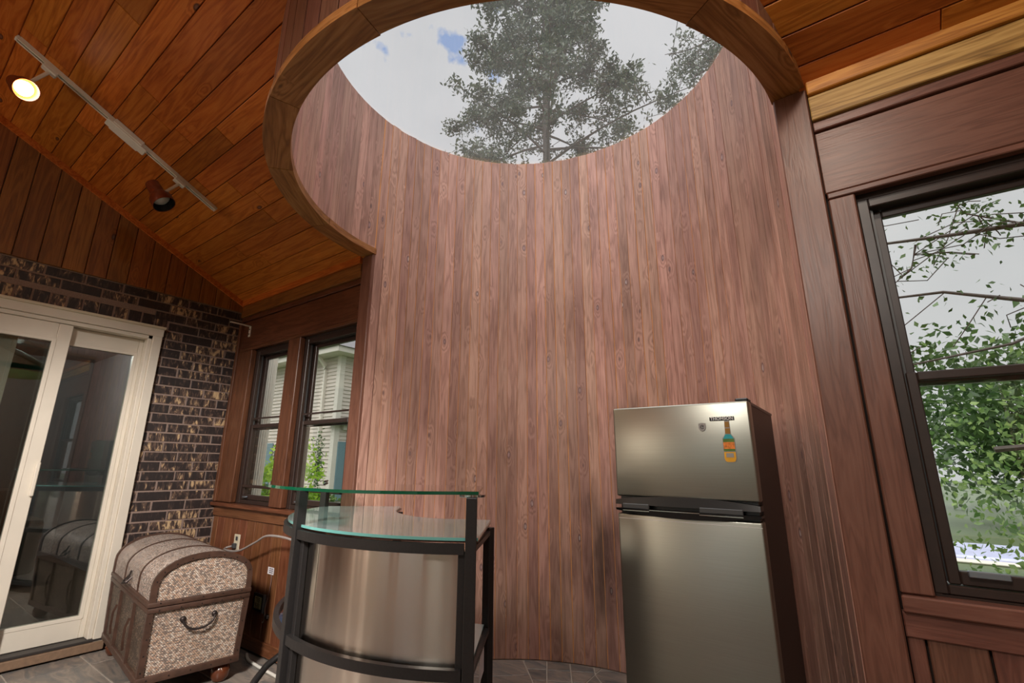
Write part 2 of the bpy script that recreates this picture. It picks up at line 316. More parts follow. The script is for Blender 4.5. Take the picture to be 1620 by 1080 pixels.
def leafmat(name, a, b, trans=.35, gloss=.4):
    m, nt, out = nmat(name)
    oi = N(nt, 'ShaderNodeNewGeometry')
    c = ramp(nt, oi.outputs['Random Per Island'], [(0, a), (1, b)])
    p = N(nt, 'ShaderNodeBsdfPrincipled', {'Base Color': c, 'Roughness': gloss}); t = N(nt, 'ShaderNodeBsdfTranslucent', {'Color': c})
    mx = N(nt, 'ShaderNodeMixShader', {0: trans, 1: p.outputs[0], 2: t.outputs[0]}); nt.links.new(mx.outputs[0], out.inputs[0])
leafmat('needle_green', sr(62, 80, 66), sr(104, 116, 90), .2)
leafmat('leaf_green', sr(86, 124, 66), sr(160, 186, 112), .45)
leafmat('leaf_fresh', sr(120, 170, 40), sr(196, 222, 90), .5)
leafmat('leaf_dark', sr(50, 78, 42), sr(96, 126, 70), .3)
leafmat('grass', sr(82, 98, 66), sr(96, 110, 76), .0)
def emis(name, col, s):
    m, nt, out = nmat(name); e = N(nt, 'ShaderNodeEmission', {'Color': (*col, 1), 'Strength': s}); nt.links.new(e.outputs[0], out.inputs[0])
plain('lamp_glow_orange', sr(210, 120, 60), .35, .4)  # orange glow inside the lit spotlight, put into the reflector's colour
emis('bulb_on', (1, .93, .80), 14); emis('bulb_warm', (1, .42, .12), 6); emis('can_light', (1, .97, .92), 5)

# ------------------------------------------------------------------ builders
def link(o, parent=None):
    C.objects.link(o)
    if parent is not None: o.parent = parent
    return o
def mesh_from(name, verts, faces, mat, smooth=False, uvs=None):
    me = bpy.data.meshes.new(name); me.from_pydata([tuple(v) for v in verts], [], faces); me.update()
    if mat: me.materials.append(MATS[mat])
    if smooth: me.polygons.foreach_set('use_smooth', [True]*len(me.polygons))
    return me
def add(name, verts, faces, mat, parent=None, mw=None, smooth=False, **props):
    o = bpy.data.objects.new(name, mesh_from(name, verts, faces, mat, smooth)); link(o, parent)
    if mw is not None: o.matrix_world = mw if parent is None else mw
    for k, v in props.items(): o[k] = v
    return o
def tag(o, label=None, category=None, group=None, kind=None):
    if label: o['label'] = label
    if category: o['category'] = category
    if group: o['group'] = group
    if kind: o['kind'] = kind
    return o
def empty(name, loc=(0, 0, 0), rz=0, label=None, category=None, group=None, kind=None):
    o = bpy.data.objects.new(name, None); C.objects.link(o); o.location = loc; o.rotation_euler = (0, 0, rz); o.empty_display_size = .1
    return tag(o, label, category, group, kind)
class MB:
    """collects shapes into one mesh"""
    def __init__(s): s.bm = bmesh.new()
    def box(s, x0, x1, y0, y1, z0, z1, bev=0, seg=1, mw=None):
        vs = [s.bm.verts.new(p) for p in ((x0, y0, z0), (x1, y0, z0), (x1, y1, z0), (x0, y1, z0), (x0, y0, z1), (x1, y0, z1), (x1, y1, z1), (x0, y1, z1))]
        fs = [s.bm.faces.new([vs[i] for i in f]) for f in ((3, 2, 1, 0), (4, 5, 6, 7), (0, 1, 5, 4), (1, 2, 6, 5), (2, 3, 7, 6), (3, 0, 4, 7))]
        if mw is not None:
            for v in vs: v.co = mw @ v.co
        if bev:
            es = {e for f in fs for e in f.edges}
            bmesh.ops.bevel(s.bm, geom=list(es), offset=bev, segments=seg, affect='EDGES', profile=.5)
        return s
    def prism(s, poly, z0, z1, bev=0):
        a = [s.bm.verts.new((x, y, z0)) for x, y in poly]; b = [s.bm.verts.new((x, y, z1)) for x, y in poly]; n = len(poly)
        fs = [s.bm.faces.new(a[::-1]), s.bm.faces.new(b)] + [s.bm.faces.new((a[i], a[(i+1) % n], b[(i+1) % n], b[i])) for i in range(n)]
        return s
    def tube(s, pts, r, n=10, closed=False, cap=True, rect=None):
        """round (or rectangular, rect=(w,h)) bar swept along pts; r may be a list"""
        pts = [Vector(p) for p in pts]; m = len(pts); rings = []
        up = Vector((0, 0, 1))
        for i, p in enumerate(pts):
            t = (pts[(i+1) % m]-pts[i-1]) if closed else (pts[min(i+1, m-1)]-pts[max(i-1, 0)])
            t.normalize()
            ref = up if abs(t.dot(up)) < .95 else Vector((1, 0, 0))
            a = t.cross(ref).normalized(); b = a.cross(t).normalized()
            rr = r[i] if isinstance(r, (list, tuple)) else r
            if rect: offs = [(-rect[0]/2, -rect[1]/2), (rect[0]/2, -rect[1]/2), (rect[0]/2, rect[1]/2), (-rect[0]/2, rect[1]/2)]
            else: offs = [(rr*math.cos(2*PI*k/n), rr*math.sin(2*PI*k/n)) for k in range(n)]
            rings.append([s.bm.verts.new(p + a*u + b*w) for u, w in offs])
        k = len(rings[0])
        for i in range(m if closed else m-1):
            A, B = rings[i], rings[(i+1) % m]
            for j in range(k): s.bm.faces.new((A[j], A[(j+1) % k], B[(j+1) % k], B[j]))
        if cap and not closed: s.bm.faces.new(rings[0][::-1]); s.bm.faces.new(rings[-1])
        return s
    def lathe(s, prof, n=24, mw=None, cap=True):
        rings = []
        for r, z in prof:
            rings.append([s.bm.verts.new((r*math.cos(2*PI*k/n), r*math.sin(2*PI*k/n), z)) for k in range(n)])
        for A, B in zip(rings, rings[1:]):
            for j in range(n): s.bm.faces.new((A[j], A[(j+1) % n], B[(j+1) % n], B[j]))
        if cap: s.bm.faces.new(rings[0][::-1]); s.bm.faces.new(rings[-1])
        if mw is not None:
            for R_ in rings:
                for v in R_: v.co = mw @ v.co
        return s
    def build(s, name, mat, parent=None, smooth=False, mw=None, **props):
        bmesh.ops.recalc_face_normals(s.bm, faces=s.bm.faces)
        me = bpy.data.meshes.new(name); s.bm.to_mesh(me); s.bm.free(); me.materials.append(MATS[mat])
        if smooth: me.polygons.foreach_set('use_smooth', [True]*len(me.polygons))
        o = bpy.data.objects.new(name, me); link(o, parent)
        if mw is not None: o.matrix_local = mw
        for k, v in props.items(): o[k] = v
        if smooth:
            try: me.set_sharp_from_angle(angle=math.radians(38))
            except Exception: pass
        return o

def inset(poly, d):
    """offset every edge of a convex CCW polygon inwards by d"""
    n = len(poly); out = []
    for i in range(n):
        p0, p1, p2 = Vector(poly[i-1]), Vector(poly[i]), Vector(poly[(i+1) % n])
        e1 = (p1-p0).normalized(); e2 = (p2-p1).normalized()
        n1_ = Vector((-e1.y, e1.x)); n2_ = Vector((-e2.y, e2.x)); den = 1 + n1_.dot(n2_)
        out.append(p1 + (n1_+n2_)*(d/max(den, .2)))
    return out
def piece(name, origin, u, v, poly, thick, ch, mat, parent, proud=0.0, **props):
    """a board, brick or tile: polygon poly in the (u, v) frame at origin, front towards u x v, chamfered front edge"""
    u = Vector(u); v = Vector(v); n = u.cross(v)
    area = sum(poly[i-1][0]*poly[i][1]-poly[i][0]*poly[i-1][1] for i in range(len(poly)))
    if area < 0: poly = poly[::-1]
    if abs(area) < 1e-5: return None
    cx = sum(p[0] for p in poly)/len(poly); cy = sum(p[1] for p in poly)/len(poly)
    P = [(a-cx, b-cy) for a, b in poly]; I = inset(P, ch); k = len(P)
    verts = [(p.x, p.y, proud) for p in I] + [(a, b, proud-ch) for a, b in P] + [(a, b, -thick) for a, b in P]
    faces = [tuple(range(k))] + [(i, i+k, (i+1) % k+k, (i+1) % k) for i in range(k)] + [(i+k, i+2*k, (i+1) % k+2*k, (i+1) % k+k) for i in range(k)] + [tuple(range(3*k-1, 2*k-1, -1))]
    o = bpy.data.objects.new(name, mesh_from(name, verts, faces, mat))
    link(o, parent)
    c = Vector(origin) + u*cx + v*cy
    o.matrix_local = Matrix(((u.x, v.x, n.x, c.x), (u.y, v.y, n.y, c.y), (u.z, v.z, n.z, c.z), (0, 0, 0, 1)))
    for kk, vv in props.items(): o[kk] = vv
    return o
def clip(poly, inside, inter):
    out = []
    for i in range(len(poly)):
        a, b = poly[i-1], poly[i]; ia, ib = inside(a), inside(b)
        if ib:
            if not ia: out.append(inter(a, b))
            out.append(b)
        elif ia: out.append(inter(a, b))
    return out
def clip_hp(poly, px, py, nx, ny):   # keep side where (p-P).n >= 0
    f = lambda p: (p[0]-px)*nx + (p[1]-py)*ny
    def it(a, b):
        fa, fb = f(a), f(b); t = fa/(fa-fb); return (a[0]+t*(b[0]-a[0]), a[1]+t*(b[1]-a[1]))
    return clip(poly, lambda p: f(p) >= 0, it) if poly else poly

# ================================================================== STRUCTURE
# ---- window wall (y = 0), with two openings and the bay
wall = MB()
T = .13
WZ0, WZ1 = .865, 2.03
def wb(x0, x1, z0, z1, y0=.03, y1=T): wall.box(x0, x1, y0, y1, z0, z1)
wb(XL-.1, -2.60, 0, 2.6); wb(-2.60, -1.25, 0, WZ0); wb(-2.60, -1.25, WZ1, 2.6)
wb(-1.25, -1.19, 0, 2.48)
wb(-2.066, -1.894, WZ0, WZ1); wb(-1.266, -1.25, WZ0, WZ1); wb(-2.60, -2.584, WZ0, WZ1); wb(2.199, 2.25, .845, WZ1)
wb(1.19, 1.345, 0, 2.6); wb(1.345, 2.25, 0, .845); wb(1.345, 2.25, WZ1, 2.6); wb(2.25, XR+.1, 0, 2.6)
wall_back = tag(wall.build('wall_back', 'seam_dark'), 'back wall of stained boards with windows either side of the round bay', 'wall', kind='structure')
UX, UZ = (1, 0, 0), (0, 0, 1)
# frame on y=0 facing -y : u = +x, v = +z  -> u x v = -y
def vboard(x0, x1, z0, z1, y=0, mat='wainscot_wood', name='board', parent=wall_back, th=.02, ch=.003):
    # local X along the board: u = z, v = -x  -> u x v = z x -x = -y
    return piece(name, (0, y, 0), (0, 0, 1), (-1, 0, 0), [(z0, -x1), (z1, -x1), (z1, -x0), (z0, -x0)], th, ch, mat, parent)
def hboard(x0, x1, z0, z1, y=0, mat='stained_wood', name='board', parent=wall_back, th=.03, ch=.003):
    return piece(name, (0, y, 0), UX, UZ, [(x0, z0), (x1, z0), (x1, z1), (x0, z1)], th, ch, mat, parent)
# wainscot boards, left
xs = [-2.852, -2.775, -2.673, -2.553, -2.433, -2.331, -2.218, -2.108, -1.982, -1.861, -1.751, -1.636, -1.52, -1.405, -1.30, -1.252]
for a, b in zip(xs, xs[1:]): vboard(a+.002, b-.002, .08, .78)
xs = [1.250, 1.291, 1.413, 1.535, 1.66, 1.78, 1.90, 2.02, 2.14, 2.26, 2.38, 2.50, 2.62, 2.74, 2.86, 2.98, 3.10, 3.22, 3.30]
for a, b in zip(xs, xs[1:]): vboard(a+.003, b-.003, .08, .74, mat='stained_wood')
# aprons, frieze boards
hboard(-2.85, -1.252, .770, .842, -.012, 'wainscot_wood', 'apron_board'); hboard(1.252, 3.29, .735, .796, -.010, 'stained_wood', 'apron_board')
hboard(-2.85, -1.252, 2.072, 2.305, -.002, 'dark_stained_wood', 'frieze_board'); hboard(1.252, 3.29, 2.072, 2.308, -.002, 'stained_wood', 'frieze_board')
hboard(-2.85, -1.252, 2.309, 2.348, -.012, 'dark_stained_wood', 'moulding'); hboard(1.252, 3.29, 2.312, 2.348, -.014, 'stained_wood', 'moulding')
hboard(-2.85, -1.252, 2.350, 2.443, -.028, 'gable_wood', 'header_beam', th=.06); hboard(1.252, 3.29, 2.348, 2.443, -.030, 'pale_beam_wood', 'header_beam', th=.06)
hboard(-2.85, -1.252, 2.446, 2.500, -.040, 'ceiling_wood', 'cove_strip', th=.07); hboard(1.252, 3.29, 2.446, 2.500, -.044, 'trim_orange_wood', 'cove_strip', th=.07)
hboard(-2.85, -1.252, 2.046, 2.070, -.010, 'dark_stained_wood', 'moulding'); hboard(1.256, 3.29, 2.046, 2.066, -.012, 'stained_wood', 'moulding')
# wall right of window 3
for k in range(9):
    a = 2.36+k*.105
    if a < 3.25: vboard(a, min(a+.101, 3.29), .80, 2.06, mat='stained_wood')

def struct(name, mb, mat, label, cat, parent=None, smooth=False):
    return tag(mb.build(name, mat, parent, smooth), label, cat, kind='structure')
bb = MB().box(-2.85, -1.252, -.016, .02, .012, .088, .004); struct('baseboard_left', bb, 'wainscot_wood', 'low brown baseboard under the left pair of windows', 'baseboard')
bb = MB().box(1.252, 3.29, -.016, .02, .012, .088, .004); struct('baseboard_right', bb, 'stained_wood', 'low brown baseboard under the large right window', 'baseboard')
# posts either side of the bay
po = MB().box(-1.2494, -1.146, -.022, .12, 0, ZR-.001, .004); struct('trim_1', po, 'stained_wood_upright', 'red-brown upright post between the left windows and the curved bay', 'post')
po = MB().box(1.146, 1.2494, -.022, .12, 0, ZR-.001, .004); struct('trim_2', po, 'stained_wood_upright', 'wide red-brown upright post between the curved bay and the large right window', 'post')

# ---- curved bay: shell and vertical boards
def arc_shell(r0, r1, z0, z1, a0, a1, n, ztop=None):
    mb = MB(); bm = mb.bm; P = []
    for i in range(n+1):
        a = a0+(a1-a0)*i/n; c, s = math.cos(a), math.sin(a)
        y0_, y1_ = CY+r0*s, CY+r1*s
        P.append([bm.verts.new((r0*c, y0_, z0)), bm.verts.new((r1*c, y1_, z0)), bm.verts.new((r1*c, y1_, z1)), bm.verts.new((r0*c, y0_, z1))])
    for A, B in zip(P, P[1:]):
        for k in range(4): bm.faces.new((A[k], A[(k+1) % 4], B[(k+1) % 4], B[k]))
    bm.faces.new(P[0]); bm.faces.new(P[-1][::-1])
    return mb
D = math.radians
wall_bay = tag(arc_shell(RI+.0045, RI+.10, 0, ZT, D(-3), D(183), 124).build('wall_alcove', 'seam_wood'), 'tall curved bay wall of narrow red-brown vertical boards rising to the round skylight', 'wall', kind='structure')
step = D(3.5); nb = 53; a0 = D(-2.8)
for i in range(nb):
    a = a0 + step*(i+.5); w = 2*RI*math.tan(step/2)
    c, s = math.cos(a), math.sin(a); rr = RI + rng.uniform(-.0012, .0012)
    gap = .0055 if rng.random() < .6 else .0025
    # inward normal (-c,-s): u = z, v with z x v = (-c,-s) -> v = (-s, c) ; z x (-s,c,0) = (-c,-s,0)
    piece('board', (rr*c, CY+rr*s, 0), (0, 0, 1), (-s, c, 0), [(.001, -w/2+gap/2), (ZT+rng.uniform(-.006, .004), -w/2+gap/2), (ZT+rng.uniform(-.006, .004), w/2-gap/2), (.001, w/2-gap/2)], .004, .0012, 'niche_wood', wall_bay)
# front half of the shaft, hanging below the ceiling
wall_shaft = tag(arc_shell(RI+.016, RO-.040, ZR+.04, ZT, D(183), D(357), 60).build('wall_shaft', 'seam_wood'), 'front half of the round skylight shaft hanging over the room, clad in red-brown boards', 'wall', kind='structure')
for i in range(50):
    a = D(183)+D(174)*(i+.5)/50; w = 2*RI*math.tan(D(174)/100); c, s = math.cos(a), math.sin(a)
    piece('board', (RI*c, CY+RI*s, 0), (0, 0, 1), (-s, c, 0), [(ZR+.041, -w/2+.001), (ZT, -w/2+.001), (ZT, w/2-.001), (ZR+.041, w/2-.001)], .014, .002, 'niche_wood', wall_shaft)
ro = RO-.014
for i in range(38):
    a = D(181)+D(178)*(i+.5)/38; w = 2*ro*math.tan(D(178)/76); c, s = math.cos(a), math.sin(a)
    # outward normal (c,s): v=(s,-c) : z x (s,-c,0) = (c, s, 0)
    y1_ = CY+ro*s; zt = zceil(y1_)+.012
    if zt < ZR+.06: continue
    zl = zceil(y1_ - w/2*c)+.012; zr_ = zceil(y1_ + w/2*c)+.012
    piece('board', (ro*c, y1_, 0), (0, 0, 1), (s, -c, 0), [(ZR+.042, -w/2+.003), (zr_, -w/2+.003), (zl, w/2-.003), (ZR+.042, w/2-.003)], .014, .002, 'stained_wood', wall_shaft)
# ring of curved segments under the shaft
ring = empty('trim_3', (0, 0, 0), label='round wooden ring of sawn curved segments edging the skylight opening', category='trim', kind='structure')
cuts = [-177.6, -155.5, -129.2, -106.5, -80.5, -55.5, -31.0, -2.4]
for a_, b_ in zip(cuts, cuts[1:]):
    a1, b1 = D(a_)+.0012, D(b_)-.0012; n = 16
    am = (a1+b1)/2; ux, uy = -math.sin(am), math.cos(am)
    ri = RI + rng.uniform(-.006, .004); ro_ = RO + rng.uniform(-.002, .002); z0 = ZR + rng.uniform(-.0006, .0006)
    poly = [(ri*math.cos(a1+(b1-a1)*k/n), CY+ri*math.sin(a1+(b1-a1)*k/n)) for k in range(n+1)] + [(ro_*math.cos(b1+(a1-b1)*k/n), CY+ro_*math.sin(b1+(a1-b1)*k/n)) for k in range(n+1)]
    cx, cy = (RI+RO)/2*math.cos(am), CY+(RI+RO)/2*math.sin(am)
    loc = [((x-cx)*ux+(y-cy)*uy, -(x-cx)*uy+(y-cy)*ux) for x, y in poly]
    bm = bmesh.new(); A = [bm.verts.new((x, y, 0)) for x, y in loc]; B = [bm.verts.new((x, y, .04)) for x, y in loc]; m = len(loc)
    bm.faces.new(A[::-1]); bm.faces.new(B)
    for i in range(m): bm.faces.new((A[i], A[(i+1) % m], B[(i+1) % m], B[i]))
    bmesh.ops.triangulate(bm, faces=[f for f in bm.faces if len(f.verts) > 4]); bmesh.ops.recalc_face_normals(bm, faces=bm.faces)
    me = bpy.data.meshes.new('segment'); bm.to_mesh(me); bm.free(); me.materials.append(MATS['ring_wood'])
    o = bpy.data.objects.new('segment', me); link(o, ring); o.location = (cx, cy, z0); o.rotation_euler = (0, 0, math.atan2(uy, ux))
# skylight: curb rim and pane
sky_ = empty('window_4', (0, CY, ZT), label='round skylight of slightly dusty glass at the top of the shaft', category='skylight', kind='structure')
poly = [((RI+.07)*math.cos(2*PI*k/72), (RI+.07)*math.sin(2*PI*k/72)) for k in range(72)]
MB().prism(poly, .006, .014).build('pane', 'skylight_glass', sky_)
mb = MB(); bm = mb.bm; P = []
for k in range(72):
    c, s = math.cos(2*PI*k/72), math.sin(2*PI*k/72); P.append([bm.verts.new((r*c, r*s, z)) for r, z in ((RI+.075, -.03), (RI+.13, -.03), (RI+.13, .03), (RI+.075, .03))])
for i in range(72):
    A, B = P[i], P[(i+1) % 72]
    for k in range(4): bm.faces.new((A[k], A[(k+1) % 4], B[(k+1) % 4], B[k]))
mb.build('curb', 'dark_frame', sky_)

# ---- ceiling: planks on the slope with a backing, cut round the shaft
cl = math.sqrt(1+SL*SL); W_Y = .1085
def hole_x(y):   # half width of the shaft at y (outer face of its boards)
    d = (RO-.016)**2-(y-CY)**2
    return math.sqrt(d) if d > 0 else None
cb = MB()
def back_piece(x0a, x0b, x1a, x1b, ya, yb):
    # (x0a,x1a) at ya, (x0b,x1b) at yb ; slab above the plank plane
    bm = cb.bm; off0, off1 = .019, .12
    def P(x, y, o): z = zceil(y); nn = Vector((0, SL if y > YRIDGE-1e-6 else -SL, 1)).normalized(); return bm.verts.new((x, y+nn.y*o*0, z+o*cl))
    lo = [P(x0a, ya, off0), P(x1a, ya, off0), P(x1b, yb, off0), P(x0b, yb, off0)]; hi = [P(x0a, ya, off1), P(x1a, ya, off1), P(x1b, yb, off1), P(x0b, yb, off1)]
    bm.faces.new(lo[::-1]); bm.faces.new(hi)
    for i in range(4): bm.faces.new((lo[i], lo[(i+1) % 4], hi[(i+1) % 4], hi[i]))
y = .03
while y > YRIDGE+1e-6:
    y2 = max(y-.054, YRIDGE)
    ha, hb = hole_x(y), hole_x(y2)
    if ha or hb:
        A_, B_ = (ha or 0)-.01, (hb or 0)-.01; A_, B_ = max(A_, 0), max(B_, 0)
        back_piece(XL-.1, XL-.1, -A_, -B_, y, y2); back_piece(A_, B_, XR+.1, XR+.1, y, y2)
    else: back_piece(XL-.1, XL-.1, XR+.1, XR+.1, y, y2)
    y = y2
back_piece(XL-.1, XL-.1, XR+.1, XR+.1, YRIDGE, YF-.1)
ceiling = tag(cb.build('ceiling', 'seam_dark'), 'sloping ceiling of orange-brown planks over the room', 'ceiling', kind='structure')
vdir = Vector((0, -1, SL)).normalized()
def cplank(row, xa0, xb0, xa1, xb1, ya, yb, front=True):
    # u=+x ; v along slope up ; plank faces down : u x v = x cross (0,-1,SL) = (0,-SL,-1) -> down. good
    piece('plank', (0, 0, ZC), (1, 0, 0), vdir, [(xa0, -ya*cl), (xa1, -ya*cl), (xb1, -yb*cl), (xb0, -yb*cl)], .018, .0025, 'ceiling_wood', ceiling, proud=rng.uniform(-.0008, .0008))
row = 0; y0 = -.006-.098
rows = [(.0, y0)]
while y0 > YRIDGE: rows.append((y0, max(y0-W_Y, YRIDGE))); y0 -= W_Y
for row, (ya, yb) in enumerate(rows):
    ya_, yb_ = ya-.0015, yb+.0015
    def cutrun(xs0, xs1, xe0, xe1):
        """run from left end (xs0 at ya, xs1 at yb) to right end, broken into planks"""
        Lm = min(xe0, xe1)-max(xs0, xs1)
        cuts_ = []; x = max(xs0, xs1)+rng.uniform(.35, 1.5)
        while x < min(xe0, xe1)-.25: cuts_.append(x); x += rng.uniform(.7, 2.0)
        L0, L1 = xs0, xs1
        for c_ in cuts_: cplank(row, L0, L1, c_-.001, c_-.001, ya_, yb_); L0 = L1 = c_+.001
        cplank(row, L0, L1, xe0, xe1, ya_, yb_)
    ha, hb = hole_x(ya), hole_x(yb)
    if ha or hb:
        A_ = ha if ha else 0.02; B_ = hb if hb else .02
        cutrun(XL+.002, XL+.002, -A_, -B_); cutrun(A_, B_, XR-.002, XR-.002)
    else: cutrun(XL+.002, XL+.002, XR-.002, XR-.002)
# far slope of the roof, behind the camera
v2 = Vector((0, 1, SL)).normalized()
mbp = MB(); yy = YRIDGE
while yy > YF+.05:
    yb = max(yy-W_Y, YF)
    bm = mbp.bm
    q = [bm.verts.new((XL, yy-.002, zceil(yy-.002))), bm.verts.new((XR, yy-.002, zceil(yy-.002))), bm.verts.new((XR, yb+.002, zceil(yb+.002))), bm.verts.new((XL, yb+.002, zceil(yb+.002)))]
    q2 = [bm.verts.new(v_.co+Vector((0, 0, .018))) for v_ in q]
    bm.faces.new(q); bm.faces.new(q2[::-1])
    for i in range(4): bm.faces.new((q[i], q[(i+1) % 4], q2[(i+1) % 4], q2[i]))
    yy = yb
tag(mbp.build('planking', 'ceiling_wood', ceiling), kind='stuff')

# ---- left wall: brick below, vertical boards in the gable, sliding door
ZB = 2.394
DY0, DY1, DZT = -.571, -2.12, 2.12
wl = MB()
wl.box(XL-.16, XL-.004, DY0-.01, .12, 0, ZB+.0); wl.box(XL-.16, XL-.004, DY1, DY0-.01, DZT-.02, ZB+.0); wl.box(XL-.16, XL-.004, YF, DY1, 0, ZB+.0)
# gable backing
bm = wl.bm
gp = [(YF-.1, ZB), (.1, ZB), (.1, zceil(.1)+.1), (YRIDGE, zceil(YRIDGE)+.1), (YF-.1, zceil(YF-.1)+.1)]
a = [bm.verts.new((XL-.012, y_, z_)) for y_, z_ in gp]; b = [bm.verts.new((XL-.16, y_, z_)) for y_, z_ in gp]
bm.faces.new(a); bm.faces.new(b[::-1])
for i in range(5): bm.faces.new((a[i], a[(i+1) % 5], b[(i+1) % 5], b[i]))
wall_left = tag(wl.build('wall_left', 'mortar'), 'end wall of dark clinker brick with a boarded gable and a sliding glass door', 'wall', kind='structure')
# brick frame: plane x=XL facing +x : u=(0,1,0) v=(0,0,1): u x v = +x
def brick(y0_, y1_, z0_, z1_):
    j = rng.uniform(-.0015, .0015, 4)
    piece('brick', (XL, 0, 0), (0, 1, 0), (0, 0, 1), [(y0_+j[0], z0_+j[1]), (y1_+j[2], z0_+j[1]), (y1_+j[2], z1_+j[3]), (y0_+j[0], z1_+j[3])], .014, .0025, 'brick_dark', wall_left, proud=rng.uniform(-.002, .003))
CH = .0683
r_ = 0; z = .006
while z < ZB-.03:
    z1 = min(z+CH-.0105, ZB-.003)
    off = (.109 if r_ % 2 else 0)+rng.uniform(-.006, .006)
    x = -.004+off*0
    yb_ = -.004; first = True
    lim = DY0-.002 if z < DZT-.0 else -2.45
    if DZT+.0 <= z < DZT+.10 : pass
    while yb_ > lim+.02:
        ln = (.098 if (first and r_ % 2) else .204)+rng.uniform(-.004, .004); first = False
        ya_ = max(yb_-ln, lim)
        brick(ya_, yb_, z, z1) if not (z1 > DZT-.005 and z < DZT+.105 and yb_ < DY0+.03) else None
        yb_ = ya_-.011
    z += CH; r_ += 1
yb_ = DY0+.02                    # row of header ends over the door
while yb_ > -2.4:
    brick(yb_-.074, yb_, DZT+.006, DZT+.098); yb_ -= .085
# bricks left of the door, out of frame but beside the camera's view
ys = [-.012-.12*k for k in range(46)]
for k in range(len(ys)-1):
    y1_, y0_ = ys[k], ys[k+1]
    if y0_ < YF: break
    if k == 0: y1_ = -.003
    zt1, zt0 = zceil(y1_)+.012, zceil(y0_)+.012
    # local X along board: u=z, v with z x v = +x -> v = (0,-1,0)?  z x -y = x. yes
    piece('board', (XL, 0, 0), (0, 0, 1), (0, -1, 0), [(ZB+.001, -y1_+.002), (zt1, -y1_+.002), (zt0, -y0_-.002), (ZB+.001, -y0_-.002)], .012, .003, 'gable_wood', wall_left, proud=.018)
# rake trim along the top of the gable
rk = MB()
def rake(y0_, y1_):
    for (a_, b_) in (((y0_), (y1_)),):
        bm = rk.bm; V = []
        for yq in (a_, b_):
            zq = zceil(yq); V.append([bm.verts.new(p) for p in ((XL+.001, yq, zq-.045), (XL+.030, yq, zq-.045), (XL+.030, yq, zq+.0), (XL+.001, yq, zq+.0))])
        for k in range(4): bm.faces.new((V[0][k], V[0][(k+1) % 4], V[1][(k+1) % 4], V[1][k]))
        bm.faces.new(V[0]); bm.faces.new(V[1][::-1])
rake(-.01, YRIDGE); rake(YRIDGE, YF)
struct('trim_4', rk, 'ceiling_wood', 'orange-brown sloping trim strip where the boarded gable meets the ceiling', 'trim')

# ---- sliding door
door = empty('door_1', (XL, DY0, 0), label='cream-framed sliding glass door in the brick wall', category='door', kind='structure')
def dbox(mb, y0_, y1_, z0_, z1_, x0=-.02, x1=.03, bev=.003): mb.box(x0, x1, y0_-DY0, y1_-DY0, z0_, z1_, bev); return mb
for nm, args in (('casing', (DY0-.058, DY0, .02, 2.055)), ('casing', (DY1, DY1+.058, .02, 2.055)), ('head_casing', (DY1, DY0+.004, 2.055, DZT))):
    dbox(MB(), *args, x0=-.02, x1=.032).build(nm, 'cream_vinyl', door)
dbox(MB(), DY1, DY0+.01, 2.112, DZT+.01, x0=-.01, x1=.045, bev=.002).build('drip_cap', 'ivory_plate', door)
dbox(MB(), DY0-.085, DY0-.058, .076, 2.054, x0=-.10, x1=.018).build('jamb', 'cream_vinyl', door)
dbox(MB(), DY1+.058, DY1+.085, .076, 2.054, x0=-.10, x1=.018).build('jamb', 'cream_vinyl', door)
dbox(MB(), DY1+.058, DY0-.058, 2.028, 2.054, x0=-.10, x1=.018).build('head_jamb', 'cream_vinyl', door)
dbox(MB(), DY1, DY0, .012, .060, x0=-.10, x1=.050).build('sill_board', 'threshold_wood', door)
dbox(MB(), DY1, DY0, .060, .076, x0=-.10, x1=.034).build('threshold', 'threshold_dark', door)
def dpanel(ya, yb, x, nm, rail_r, rail_l, top=.105, bot=.113):
    """glazed panel between ya (left, more negative) and yb"""
    p = empty(nm, (x, 0, 0)); p.parent = door
    z0_, z1_ = .078, 2.026; Y = lambda q: q-DY0
    mb = MB(); mb.box(-.018, .018, Y(yb)-rail_r, Y(yb), z0_, z1_, .003); mb.box(-.018, .018, Y(ya), Y(ya)+rail_l, z0_, z1_, .003)
    mb.box(-.017, .017, Y(ya)+rail_l, Y(yb)-rail_r, z1_-top, z1_, .003); mb.box(-.017, .017, Y(ya)+rail_l, Y(yb)-rail_r, z0_, z0_+bot, .003)
    mb.build('sash', 'cream_vinyl', p)
    bd = MB(); g = .018
    bd.box(-.021, .021, Y(ya)+rail_l-.004, Y(ya)+rail_l+g, z0_+bot, z1_-top, .002); bd.box(-.021, .021, Y(yb)-rail_r-g, Y(yb)-rail_r+.004, z0_+bot, z1_-top, .002)
    bd.box(-.020, .020, Y(ya)+rail_l, Y(yb)-rail_r, z1_-top-g, z1_-top+.004, .002); bd.box(-.020, .020, Y(ya)+rail_l, Y(yb)-rail_r, z0_+bot-.004, z0_+bot+g, .002)
    bd.build('glazing_bead', 'cream_vinyl', p)
    MB().box(-.003, .003, Y(ya)+rail_l, Y(yb)-rail_r, z0_+bot, z1_-top).build('pane', 'door_glass', p)
    return p
dpanel(-1.40, -.656, -.070, 'fixed_panel', .028, .07)
pl = dpanel(-1.80, -1.075, -.010, 'sliding_panel', .072, .07)
MB().box(.018, .040, -1.095-DY0, -1.075-DY0, .95, 1.15, .004).build('handle', 'cream_vinyl', pl)

